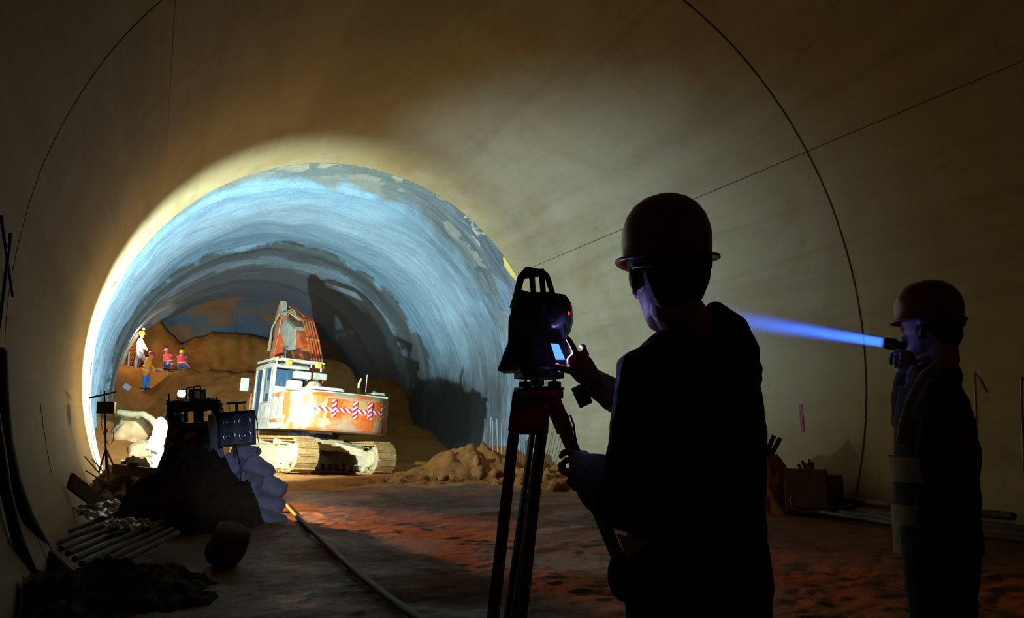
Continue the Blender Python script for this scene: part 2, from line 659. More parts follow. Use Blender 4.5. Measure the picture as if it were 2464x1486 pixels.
def lining(name, a0, a1):
    ys = []
    y = -9.0
    while y < YEND:
        ys.append(y)
        y += .3
    for j in (YJ, -2.4):
        ys += [j - .05, j - .02, j - .018, j - .012, j + .012, j + .018, j + .02, j + .05]
    ys.append(YEND)
    ys = sorted(set(ys))
    n = max(12, int((a1 - a0) / .022))
    aa = [a0 + (a1 - a0) * i / n for i in range(n + 1)]
    for s in SEAM:
        if a0 < s < a1:
            aa += [s - .005, s - .0020, s - .0018, s - .0010, s + .0010, s + .0018, s + .0020, s + .005]
    aa = sorted(aa)
    mb = MB()
    vs, fs = [], []
    for yy in ys:
        for a in aa:
            r = RL + .006 * fn(a * 5, yy, 0, .8)
            for j in (YJ, -2.4):
                d = abs(yy - j)
                if d < .0125:
                    r += .03
            for s in SEAM:
                if abs(a - s) < .0011 and yy < YEND:
                    r += .012
            vs.append((AX + r * cos(a), yy, ZC + r * sin(a)))
    na = len(aa)
    for i in range(len(ys) - 1):
        for j in range(na - 1):
            fs.append((i * na + j, (i + 1) * na + j, (i + 1) * na + j + 1, i * na + j + 1))
    # end cap out to the rock
    o = len(vs)
    for a in aa:
        ro = RL + .85
        vs.append((AX + ro * cos(a), YEND, ZC + ro * sin(a)))
    b = len(vs)
    for a in aa:
        vs.append((AX + (RL - .01) * cos(a), YEND + .003, ZC + (RL - .01) * sin(a)))
    for j in range(na - 1):
        fs.append((b + j, o + j, o + j + 1, b + j + 1))
    mb.add(vs, fs)
    ob = mb.build(name, 'lining', smooth=False)
    me = ob.data
    for p in me.polygons:
        p.use_smooth = p.area > .01 and abs(p.center.y - YEND) > .001
    me.materials.append(MATS['groove'])
    for p in me.polygons:
        c = p.center
        rad = sqrt((c.x - AX) ** 2 + (c.z - ZC) ** 2)
        if any(abs(c.y - j) < .0125 for j in (YJ, -2.4)) and rad > RL + .02:
            p.material_index = 1
        a = atan2(c.z - ZC, c.x - AX)
        if any(abs(a - s) < .0010 for s in SEAM):
            p.material_index = 1
    return struct(ob)


A1, A2 = radians(48), radians(132)
lining('wall_right', AB, A1)
lining('ceiling', A1, A2)
lining('wall_left', A2, pi - AB)


def rock_r(a, y):
    r = 6.12 - .012 * (y - 18)
    # steel-arch ribs under the sprayed concrete
    r -= .05 * (0.5 + .5 * cos(2 * pi * (y - 20) / 1.9)) * sm(20, 23, y)
    r += .16 * fn(cos(a) * 3, y * .6, sin(a) * 3, .55)
    r += .035 * fn(cos(a) * 3, y * 3, sin(a) * 3, 2.0)
    r += .40 * sm(-.55, -.85, cos(a)) * sm(31.5, 34.5, y)
    # steps between the sprayed rings
    for ys_, d in ((21.8, .10), (29.3, .16), (31.4, -.10), (33.2, .12), (36.6, -.08), (38.6, .08)):
        r -= d * sm(ys_ - .12, ys_ + .12, y + .18 * fn(a * 2, 1.3, ys_))
    if y < 22:
        r += .10 * fn(a * 6, y * 1.5, 3.3, .8) * sm(22, 19, y)
    if y < 19.6:
        r = max(r, RL + .12)
    return max(r, 5.70)


def shell(name, a0, a1):
    ys = [18.6 + .11 * i for i in range(int((42.2 - 18.6) / .11) + 1)]
    n = int((a1 - a0) / .016)
    vs, fs = [], []
    for yy in ys:
        for j in range(n + 1):
            a = a0 + (a1 - a0) * j / n
            r = rock_r(a, yy)
            vs.append((AX + r * cos(a), yy, ZC + r * sin(a)))
    for i in range(len(ys) - 1):
        for j in range(n):
            fs.append((i * (n + 1) + j, (i + 1) * (n + 1) + j, (i + 1) * (n + 1) + j + 1, i * (n + 1) + j + 1))
    return struct(MB().add(vs, fs).build(name, 'shotcrete', smooth=True))


ABR = atan2(-(ZC + .6), 5.4)
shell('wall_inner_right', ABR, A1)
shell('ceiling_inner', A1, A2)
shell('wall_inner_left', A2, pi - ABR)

# the rock face that closes the heading
vs, fs = [], []
nx, nz = 60, 50
for i in range(nx + 1):
    for j in range(nz + 1):
        x = AX - 6.6 + 13.2 * i / nx
        z = -.5 + 9.3 * j / nz
        vs.append((x, 41.6 - .5 * sin((z) * .3) + .3 * fn(x, z, 5, .6), z))
for i in range(nx):
    for j in range(nz):
        a = i * (nz + 1) + j
        fs.append((a, a + 1, a + nz + 2, a + nz + 1))
struct(MB().add(vs, fs).build('wall_far', 'face', smooth=True))

# ------------------------------------------------------------------ ground
vs, fs = [], []
yl = [-9 + .25 * k for k in range(44)] + [2.0 + .036 * k for k in range(406)]
x0, x1 = -2.0, 10.6
nx = 228
for y in yl:
    for i in range(nx + 1):
        x = x0 + (x1 - x0) * i / nx
        n1 = fn(x, y, 0, .7)
        z = .022 * n1 + .008 * fn(x, y, 4, 3.5)
        if y > 2:
            # trodden grit and broken ridges of mud
            g = fn(x * 1.0, y * 1.5, 7, 4.6)
            z += .020 * g * (.35 + .65 * sm(-.1, .25, fn(x, y, 9, .9))) + .010 * max(0, fn(x, y, 3, 9.0))
        for c in (3.6, 5.5):
            z -= .03 * exp(-((x - c - .15 * sin(y * .4)) / .22) ** 2)
        vs.append((x, y, min(z, .045) - .015))
for j in range(len(yl) - 1):
    for i in range(nx):
        a = j * (nx + 1) + i
        fs.append((a, a + 1, a + nx + 2, a + nx + 1))
struct(MB().add(vs, fs).build('floor', 'road', smooth=True))

EXC_T = at(737, 1140, 18.9)                               # left rear track end on the ground
HEAD = radians(-18)                                       # heading of the tracks, from +Y towards +X
fwd = V((sin(HEAD), cos(HEAD), 0))
rgt = V((cos(HEAD), -sin(HEAD), 0))
ROLL = radians(4.0)
EXC = V((EXC_T.x, EXC_T.y, 0)) + fwd * 2.05 + rgt * 1.2
EXC.z = EXC_T.z - 1.2 * sin(ROLL)


def terrain(x, y):
    n = fn(x, y, 0, .5)
    n2 = fn(x, y, 2, 2.2)
    base = .03 + .06 * sm(16, 18, y) * (1 + n) + .03 * n2
    bench_top = 3.75 - .085 * (x + .5)
    yy = y + .8 * fn(x, 3, 1, .4)
    ed = max(32.6, 37.3 - .9 * max(0., x - .3))
    t = sm(ed - 7.6, ed, yy)
    h = bench_top * (t ** .85) + .10 * n2 * sm(27, 30, y)
    h += sm(1.9, -1.3, x) * 2.0 * sm(19.5, 30, y) * (1 - sm(29, 33.5, y))
    h -= .95 * exp(-((x + .35) / .75) ** 2) * sm(37.0, 36.3, y) * sm(29, 34, y)
    h += sm(1.2, -.3, x) * 2.2 * sm(38.0, 39.4, y)
    h += (2.35 - .09 * (x - 4) ** 2) * sm(36.8, 39.6, y + .5 * n) * sm(-2, 1.5, x)
    h += sm(7.8, 10.2, x) * .6 * sm(18.6, 22, y)
    h *= 1 - .55 * sm(7.0, 9.0, x) * sm(23, 26, y) * (1 - sm(30, 34, y))
    h += sm(4.5, 6.6, x) * (1 - sm(6.9, 8.4, x)) * 1.3 * sm(23.5, 27.5, y) * (1 - sm(30, 34, y))
    # flatten where the machine stands
    d = V((x - EXC.x, y - EXC.y, 0))
    a, b = d.dot(rgt), d.dot(fwd)
    k = sm(3.6, 2.4, abs(a)) * sm(3.9, 2.6, abs(b))
    pad = EXC.z - .03 - a * sin(ROLL) + .02 * n2
    return (base + h) * (1 - k) + pad * k


vs, fs = [], []
x0, x1, y0, y1 = -2.4, 11.2, 15.4, 41.8
nx, ny = 124, 250
for j in range(ny + 1):
    for i in range(nx + 1):
        x = x0 + (x1 - x0) * i / nx
        y = y0 + (y1 - y0) * j / ny
        z = terrain(x, y)
        if y < 16.4:
            z = z - .12 * sm(16.4 + .35 * fn(x, 2, 0, .7), 15.5, y)
        vs.append((x, y, z))
for j in range(ny):
    for i in range(nx):
        a = j * (nx + 1) + i
        fs.append((a, a + 1, a + nx + 2, a + nx + 1))
struct(MB().add(vs, fs).build('ground', 'soil', smooth=True), 'orange earth ground and stepped earth bench inside the unlined heading', 'ground')


def mound(name, label, cat, c, rx, ry, h, mat='soil', seed=0, rough=.25, n=54, sharp=1.3, lump=3.0, kind=None):
    vs, fs = [], []
    for j in range(n + 1):
        for i in range(n + 1):
            u, v_ = -1 + 2 * i / n, -1 + 2 * j / n
            x, y = c[0] + u * rx, c[1] + v_ * ry
            d = sqrt(u * u + v_ * v_) + .22 * fn(u * 2 + seed, v_ * 2, seed, 1)
            d = max(d, 0.0)
            z = c[2] + h * max(0, 1 - d ** sharp) * (1 + rough * fn(x, y, seed, lump)) + rough * .12 * fn(x, y, seed + 3, lump * 2.5) * sm(1.2, .8, d)
            if d > 1:
                z -= .12 * (d - 1) * 3
            rad = sqrt((x - AX) ** 2 + (z - ZC) ** 2)
            if y < YEND + .1 and rad > RL - .04:
                f_ = (RL - .04) / rad
                x, z = AX + (x - AX) * f_, ZC + (z - ZC) * f_
            vs.append((x, y, z))
    for j in range(n):
        for i in range(n):
            a = j * (n + 1) + i
            fs.append((a, a + 1, a + n + 2, a + n + 1))
    return tag(MB().add(vs, fs).build(name, mat, smooth=True), label, cat, kind=kind)


p = gr(1165, 1150)
mound('earth_pile', 'pointed orange earth pile at the foot of the right wall beside the vertical bars', 'earth pile',
      (7.3, 17.6, 0), 1.9, 1.5, .78, seed=1)
mound('earth_pile', 'low crumbly strip of orange earth along the right wall beyond the tripod', 'earth pile',
      (8.4, 15.6, -.02), 1.5, 1.9, .34, seed=4, rough=.7, lump=4)
mound('earth_pile', 'low ridge of broken clods at the end of the concrete floor right of the digger', 'earth pile',
      (5.6, 16.6, -.02), 2.3, .5, .16, seed=9, rough=.9, lump=5)
mound('earth_pile', 'dim brown earth heap against the right wall behind the surveyor', 'earth pile',
      (8.75, 9.3, 0), .7, 1.0, 1.0, seed=6, rough=.35)
# ------------------------------------------------------------------ excavator
def build_excavator():
    root = empty('excavator', 'dusty orange crawler excavator with red and white striped tape across its rear',
                 'excavator', EXC, (0, 0, 0))
    root.rotation_euler = (Matrix.Rotation(-HEAD, 3, 'Z') @ Matrix.Rotation(ROLL, 3, 'Y')).to_euler()
    # tracks
    for sx in (-1, 1):
        cx = 1.2 * sx
        L, R_, W = 1.62, .42, .60
        mb = MB()
        per = 4 * L + 2 * pi * R_
        n = 46
        for i in range(n):
            s = per * i / n
            if s < 2 * L:
                y, z, a = -L + s, 2 * R_, 0
            elif s < 2 * L + pi * R_:
                t = (s - 2 * L) / R_
                y, z, a = L + R_ * sin(t), R_ + R_ * cos(t), -t
            elif s < 4 * L + pi * R_:
                y, z, a = L - (s - 2 * L - pi * R_), 0, pi
            else:
                t = (s - 4 * L - pi * R_) / R_
                y, z, a = -L - R_ * sin(t), R_ - R_ * cos(t), pi - t
            Rm = Matrix.Rotation(a, 3, 'X')
            p = V((cx, y, z + .05))
            mb.box(p, (W, per / n * .93, .035), Rm)
            mb.box(p + Rm @ V((0, -.045, .028)), (W, .018, .035), Rm)
            mb.box(p + Rm @ V((0, .03, -.05)), (.24, per / n * .8, .07), Rm)
        tr = mb.build('track', 'track_steel', root)
        fr = MB()
        fr.prism([(-1.45, .22), (1.45, .22), (1.5, .40), (1.3, .62), (-1.25, .66), (-1.5, .45)], 'x', cx - .20, cx + .20)
        fr.box((cx, 0, .66), (.34, 1.9, .08))
        fr.bar((cx - sx * .1, -1.0, .62), (cx - sx * .95, -.35, .85), .32, .22)
        fr.bar((cx - sx * .1, 1.0, .62), (cx - sx * .95, .35, .85), .32, .22)
        fr.build('track_frame', 'muddy_steel', tr, bevel=.02)
        sp = MB()
        Ry = Matrix.Rotation(pi / 2, 3, 'Y')
        sp.lathe([(.12, -.30), (.20, -.29), (.24, -.2), (.30, -.16), (.36, -.08), (.36, .08), (.30, .16), (.24, .2), (.20, .29), (.12, .30)], (cx, -L, R_ + .05), Ry)
        for k in range(16):
            a = 2 * pi * k / 16
            sp.box((cx, -L + .38 * cos(a), R_ + .05 + .38 * sin(a)), (.1, .06, .06), Matrix.Rotation(a, 3, 'X'))
        sp.build('sprocket', 'muddy_steel', tr, bevel=.006)
        MB().lathe([(.10, -.26), (.16, -.24), (.2, -.12), (.37, -.1), (.37, .1), (.2, .12), (.16, .24), (.10, .26)], (cx, L, R_ + .05), Ry).build('idler_wheel', 'muddy_steel', tr, bevel=.006)
        for k in range(7):
            r_ = MB().lathe([(.07, -.24), (.10, -.22), (.11, -.1), (.09, -.06), (.09, .06), (.11, .1), (.10, .22), (.07, .24)], (cx, -1.2 + .4 * k, .17), Ry, n=14)
            r_.build('track_roller', 'muddy_steel', tr)
        for y in (-.65, .55):
            MB().lathe([(.05, -.28), (.09, -.27), (.09, -.12), (.07, -.1), (.07, .1), (.09, .12), (.09, .27), (.05, .28)], (cx, y, .78), Ry, n=14).build('carrier_roller', 'muddy_steel', tr)
    MB().box((0, 0, .78), (1.3, 1.3, .34)).build('car_body', 'muddy_steel', root, bevel=.04)
    MB().lathe([(.66, .9), (.66, .98), (.72, .99), (.72, 1.07), (.60, 1.08), (.60, 1.16)], n=40).build('swing_ring', 'black_steel', root)
    # upper machine, slewed
    SL = Matrix.Rotation(radians(-9), 4, 'Z')
    U = lambda: MB(SL)
    up = U()
    up.prism([(-1.36, 1.95), (-1.36, -1.5), (1.36, -1.5), (1.36, 1.7), (.7, 1.7), (.4, 1.3), (-.3, 1.3), (-.35, 1.95)], 'z', 1.12, 1.30)
    up.box((0, .4, 1.22), (.62, 2.2, .34))
    up.build('deck', 'white_paint', root, bevel=.02)
    # counterweight: curved plan
    cw = U()

    def arc(r, off, a0, a1, n=22):
        return [(r * sin(a0 + (a1 - a0) * i / n), off - r * cos(a0 + (a1 - a0) * i / n)) for i in range(n + 1)]
    AW = radians(33)
    prof = [(1.10, 2.42), (1.16, 2.50), (1.30, 2.54), (1.80, 2.54), (1.98, 2.50), (2.08, 2.40)]
    vs, fs = [], []
    n = 26
    for z, r in prof:
        pl = [(1.37 * sin(-pi / 2 + pi * i / n) if False else 0, 0) for i in range(1)]
        pts = []
        for i in range(n + 1):
            u = -1 + 2 * i / n
            x = 1.42 * (abs(u) ** 1.0) * (1 if u > 0 else -1)
            # superellipse plan of the rear edge
            yb = -1.55 - (r - 1.55) * (max(0., 1 - abs(u) ** 4.2)) ** .55
            pts.append((x, yb, z))
        pts.append((1.42 - .0, -1.45, z))
        pts.append((-1.42 + .0, -1.45, z))
        vs += pts
    m = n + 3
    for i in range(len(prof) - 1):
        for j in range(m):
            j2 = (j + 1) % m
            fs.append((i * m + j, i * m + j2, (i + 1) * m + j2, (i + 1) * m + j))
    fs.append(tuple(range(m)))
    fs.append(tuple(range((len(prof) - 1) * m, len(prof) * m)))
    cw.add(vs, fs)
    cwo = cw.build('counterweight', 'dusty_paint', root, smooth=False, bevel=.015)

    def back_y(x, off=.012):
        u = min(.999, abs(x) / 1.42)
        return -1.55 - (2.54 - 1.55) * (max(0., 1 - u ** 4.2)) ** .55 - off

    def strip(name, x0_, x1_, z0, z1, matn, n=30, off=.012):
        vs, fs = [], []
        for i in range(n + 1):
            x = x0_ + (x1_ - x0_) * i / n
            for yy in (back_y(x, off), back_y(x, off - .008)):
                vs += [(x, yy, z0), (x, yy, z1)]
        for i in range(n):
            a = i * 4
            b = a + 4
            fs += [(a, b, b + 1, a + 1), (a + 2, a + 3, b + 3, b + 2), (a + 1, b + 1, b + 3, a + 3), (a, a + 2, b + 2, b)]
        fs += [(0, 1, 3, 2), (n * 4, n * 4 + 2, n * 4 + 3, n * 4 + 1)]
        return U().add(vs, fs).build(name, matn, cwo)
    strip('paint_band', -.62, 1.22, 1.42, 1.93, 'orange_paint', off=.006)
    strip('reflective_tape', -1.02, 1.36, 1.60, 1.70, 'tape', off=.014)
    for xx in (-.45, .12, .55, .98):
        strip('reflective_tape', xx - .05, xx + .07, 1.46, 1.90, 'tape2', n=3, off=.022)
    # side boxes
    sb = U()
    sb.prism([(-1.5, 1.30), (-.15, 1.30), (-.15, 2.02), (-.3, 2.10), (-1.5, 2.10)], 'x', -1.36, -.42)
    sb.build('side_cabinet', 'dusty_paint', root, bevel=.03)
    sb = U()
    sb.prism([(-1.5, 1.30), (1.5, 1.30), (1.5, 1.85), (1.3, 2.0), (-1.5, 2.06)], 'x', .55, 1.36)
    sb.build('side_cabinet', 'dusty_paint', root, bevel=.03)
    for y in (-1.2, -.55):
        U().box((-1.375, y, 1.68), (.02, .56, .60)).build('side_door', 'white_paint', root, bevel=.01)
    hd = U()
    hd.box((0, -1.85, 2.09), (2.3, 1.0, .06))
    hd.prism([(-1.02, 2.10), (-.95, 2.24), (-.1, 2.24), (.02, 2.10)], 'y', -2.15, -1.45)
    hd.build('engine_hood', 'white_paint', root, bevel=.02)
    U().prism([(.78, 2.10), (.86, 2.24), (1.16, 2.24), (1.26, 2.10)], 'y', -2.05, -1.5).build('hood_box', 'white_paint', root, bevel=.02)
    U().tube([(.60, -1.55, 2.1), (.60, -1.55, 2.50)], .035).tube([(.60, -1.55, 2.45), (.62, -1.62, 2.62)], .03).build('exhaust_pipe', 'muddy_steel', root)
    U().tube([(.84, -1.5, 2.1), (.84, -1.5, 2.75)], .012).build('antenna', 'rebar_light', root)
    U().ell((1.0, -1.75, 2.27), (.08, .08, .05)).build('tank_cap', 'black_plastic', root, smooth=True)
    # cab
    cab = U()
    X0, X1, Y0, Y1 = -1.36, -.34, -.10, 1.72
    for x, y in ((X0 + .05, Y0 + .06), (X1 - .05, Y0 + .06), (X0 + .05, Y1 - .1), (X1 - .05, Y1 - .1), (X0 + .05, .85)):
        cab.box((x, y, 2.12), (.09, .10, 1.64))
    cab.prism([(Y0, 2.84), (Y1 - .05, 2.84), (Y1 - .12, 2.94), (Y1 - .4, 2.98), (Y0 + .1, 2.98), (Y0, 2.92)], 'x', X0, X1)
    cab.box(((X0 + X1) / 2, Y0 + .05, 1.82), (X1 - X0, .08, 1.0))
    cab.box(((X0 + X1) / 2, (Y0 + Y1) / 2, 1.34), (X1 - X0, Y1 - Y0, .10))
    cab.box((X1 - .03, (Y0 + Y1) / 2, 1.75), (.04, Y1 - Y0, .85))
    cab.box((X0 + .04, .40, 1.55), (.05, .95, .48))
    co = cab.build('cab', 'white_paint', root, bevel=.02)
    for c, s in (((X0 + .05, .38, 2.32), (.02, .84, 1.02)), ((X0 + .05, 1.24, 2.1), (.02, .68, 1.44)),
                 (((X0 + X1) / 2, Y0 + .05, 2.56), (.84, .02, .46)), (((X0 + X1) / 2, Y1 - .1, 2.1), (.84, .02, 1.44)),
                 ((X1 - .04, .8, 2.5), (.02, 1.5, .6))):
        U().box(c, s).build('cab_window', 'glass_dark', co)
    dr = U()
    for a, b in (((X0 - .015, -.0, 1.42), (X0 - .015, -.0, 2.86)), ((X0 - .015, .82, 1.42), (X0 - .015, .82, 2.86)),
                 ((X0 - .015, 0, 2.86), (X0 - .015, .82, 2.86)), ((X0 - .015, 0, 1.86), (X0 - .015, .82, 1.86))):
        dr.bar(a, b, .05, .03, side=(1, 0, 0) if abs(a[2] - b[2]) < .1 else (0, 1, 0))
    dr.box((X0 - .01, .41, 1.62), (.03, .80, .44))
    dr.build('cab_door', 'white_paint', co, bevel=.008)
    U().box((X0 - .03, 1.75, 1.7), (.03, .04, .95)).build('orange_reflector', 'orange_paint', co)
    U().box(((X0 + X1) / 2 - .1, .6, 1.75), (.5, .5, .55)).box(((X0 + X1) / 2 - .1, .38, 2.2), (.46, .12, .55)).build('operator_seat', 'black_plastic', co, bevel=.05)
    # roof guard with two orange lamps
    rg = U()
    rg.box(((X0 + X1) / 2 + .16, .35, 3.10), (1.28, .05, .06)).box(((X0 + X1) / 2 + .16, -.25, 3.06), (1.36, .06, .08))
    rg.box((X0 - .02, .5, 3.06), (.05, 1.9, .06)).box((X1 + .34, .1, 3.06), (.05, .75, .06))
    for x in (-1.1, -.85, -.6):
        rg.bar((x, -.2, 3.1), (x, 1.4, 3.1), .04, .03)
    rg.bar((X0 + .02, -.22, 2.9), (X0 + .02, -.22, 3.06), .04, .04).bar((X1, -.22, 2.9), (X1, -.22, 3.06), .04, .04)
    rg.bar((X1 + .34, -.1, 2.0), (X1 + .34, -.1, 3.04), .05, .05)
    rgo = rg.build('roof_guard', 'white_paint', root, bevel=.006)
    for x in (-1.02, -.16):
        U().box((x, -.31, 2.97), (.15, .09, .13)).build('roof_lamp', 'yellow_plastic', rgo, bevel=.01)
    pc = U()
    pc.box((-.62, -.34, 2.66), (.50, .24, .22)).box((-.1, -.30, 2.68), (.42, .22, .20)).box((-.80, -.30, 2.36), (.44, .22, .3))
    pc.build('air_duct_box', 'white_paint', root, bevel=.05)
    U().tube([(-.50, -.62, 2.06), (-.50, -.62, 2.28), (-.42, -.62, 2.42), (-.30, -.6, 2.44), (-.18, -.58, 2.36), (-.14, -.56, 2.2)], .095, 14, round_=True).build('intake_pipe', 'muddy_steel', root, smooth=True)
    U().box((-1.62, 1.72, 2.42), (.26, .05, .40)).build('mirror', 'white_paint', root, bevel=.04)
    U().tube([(-1.36, 1.62, 2.30), (-1.50, 1.70, 2.28), (-1.56, 1.72, 2.34)], .018).build('mirror_arm', 'black_steel', root)
    # boom
    bm_ = U()
    top = [(.25, 1.95), (.9, 3.05), (1.5, 3.85), (2.2, 4.45), (3.0, 4.80), (3.7, 4.88), (4.2, 4.82)]
    bot = [(.75, 1.65), (1.35, 2.55), (1.9, 3.2), (2.5, 3.75), (3.1, 4.15), (3.8, 4.45), (4.25, 4.55)]
    ww = [.24, .26, .27, .27, .25, .22, .20]
    vs, fs = [], []
    for (ty, tz), (by, bz), w_ in zip(top, bot, ww):
        vs += [(.12 - w_, ty, tz), (.12 + w_, ty, tz), (.12 + w_, by, bz), (.12 - w_, by, bz)]
    for i in range(6):
        for j in range(4):
            a, b = i * 4 + j, i * 4 + (j + 1) % 4
            fs.append((a, b, b + 4, a + 4))
    fs += [(0, 3, 2, 1), (24, 25, 26, 27)]
    bm_.add(vs, fs)
    bo = bm_.build('boom', 'orange_paint', root, bevel=.02)
    wp = U()
    wp.prism([(1.9, 3.65), (2.1, 4.42), (3.2, 4.86), (3.7, 4.5), (2.6, 3.7)], 'x', -.20, -.16)
    wp.prism([(2.0, 4.30), (2.1, 4.42), (3.2, 4.88), (3.2, 4.80)], 'x', -.2, .1)
    wp.build('boom_side_plate', 'white_paint', bo)
    for k in range(5):
        x = .02 + .085 * k
        pts = [(x, .18, 1.9), (x, .2, 2.3), (x, .72, 3.1), (x, 1.38, 3.95), (x, 1.75, 4.35), (x, 2.0, 4.62), (x - .08, 2.5, 4.9)]
        h = U().tube(pts, .030, 8)
        h.tube([(x, 1.36, 3.93), (x, 1.46, 4.03)], .045, 8)
        h.build('hydraulic_hose', 'boom_orange', bo, smooth=True)
    for k in range(3):
        pts = [(-.1 + .06 * k, 2.1, 4.65), (-.2 + .06 * k, 2.9, 5.0 + .05 * k), (-.3, 3.5, 5.0), (-.36, 4.0, 4.6), (-.38 + .03 * k, 4.1, 3.8)]
        U().tube(pts, .028, 8).build('hydraulic_hose', 'muddy_steel', bo, smooth=True)
    for sx in (-1, 1):
        cy = U()
        cy.tube([(.12 + .42 * sx, 1.35, 1.75), (.12 + .42 * sx, 2.0, 2.7)], .09, 14)
        cy.build('boom_cylinder', 'orange_paint', root, smooth=True)
        U().tube([(.12 + .42 * sx, 2.0, 2.7), (.12 + .42 * sx, 2.55, 3.75)], .05, 12).tube([(.12 - .45 * sx, 2.55, 3.75), (.12 + .45 * sx, 2.55, 3.75)], .06, 12).build('cylinder_rod', 'chrome', root, smooth=True)
    ac = U()
    ac.tube([(.12, 2.3, 4.75), (.12, 3.5, 5.25)], .085, 14).tube([(.12, 3.5, 5.25), (.12, 4.3, 5.42)], .05, 12)
    ac.build('arm_cylinder', 'boom_orange', root, smooth=True)
    am = U()
    am.prism([(3.9, 5.15), (4.4, 5.5), (4.65, 5.1), (4.55, 4.3), (5.0, 2.9), (5.15, 2.2), (4.95, 2.1), (4.7, 2.4), (4.05, 4.4)], 'x', -.12, .30)
    am.build('arm', 'orange_paint', root, bevel=.02)
    am = U()
    am.prism([(3.7, 5.05), (3.95, 5.55), (4.15, 5.55), (4.35, 4.9)], 'x', -.16, .02)
    am.build('arm_bracket', 'white_paint', root, bevel=.02)
    bk = U()
    out = [(5.0, 2.3), (5.3, 2.2), (5.6, 1.7), (5.5, 1.1), (5.0, .8), (4.5, .95), (4.35, 1.3)]
    inn = [(4.4, 1.32), (4.55, 1.02), (5.0, .9), (5.42, 1.15), (5.5, 1.68), (5.25, 2.1), (5.0, 2.2)]
    bk.prism(out + inn, 'x', -.5, .74)
    bk.prism(out, 'x', -.52, -.48).prism(out, 'x', .72, .76)
    for k in range(5):
        bk.bar((-.4 + .26 * k, 4.42, 1.2), (-.4 + .26 * k, 4.15, 1.45), .09, .05)
    bk.build('bucket', 'track_steel', root)
    return root


build_excavator()


# ------------------------------------------------------------------ people
def rotz(a):
    return Matrix.Rotation(a, 3, 'Z')


def hand(mb, wrist, d, n, thumb, curls, s=1.0, tcurl=.4, spread=.05, tdir=None, rf=.0085):
    """palm and five fingers. d: wrist to knuckles, n: palm side normal, thumb: side of the thumb"""
    d, n = V(d).normalized(), V(n)
    n = (n - d * n.dot(d)).normalized()
    t = V(thumb)
    t = (t - d * t.dot(d) - n * t.dot(n)).normalized()
    wrist = V(wrist)
    mb.tube([wrist - d * .02 * s, wrist + d * .015 * s, wrist + d * .05 * s, wrist + d * .088 * s], [(.026 * s, .019 * s), (.030 * s, .018 * s), (.041 * s, .015 * s), (.039 * s, .012 * s)], 14, side=t, round_=True)
    L = [(.045, .027, .021), (.049, .031, .023), (.045, .029, .022), (.036, .021, .019)]
    for i in range(4):
        off = .031 - .0205 * i
        p = wrist + (d * (.088 - .004 * abs(i - 1)) + t * off) * s
        dd = (d + t * (spread * (1.5 - i))).normalized()
        pts = [p - dd * .02 * s, p]
        a = 0
        for k in range(3):
            a += curls[i][k]
            q = dd * cos(a) + n * sin(a)
            p = p + q * L[i][k] * s
            pts.append(p)
        r = rf * s * (1 - .06 * (i == 3))
        mb.tube(pts, [r * 1.05, r * 1.08, r, r * .95, r * .82], 10, side=t, round_=True)
    b = wrist + (d * .022 + t * .022 + n * .006) * s
    td = (V(tdir).normalized() if tdir else (t * .75 + d * .6 + n * .35).normalized())
    p = b
    pts = [b]
    a = 0
    for k, l in enumerate((.040, .031, .026)):
        q = (td * cos(a) + (d * .5 + n * .6).normalized() * sin(a)).normalized()
        p = p + q * l * s
        pts.append(p)
        a += tcurl
    mb.tube(pts, [.0135 * s, .0115 * s, .0100 * s, .0088 * s], 10, side=n, round_=True)


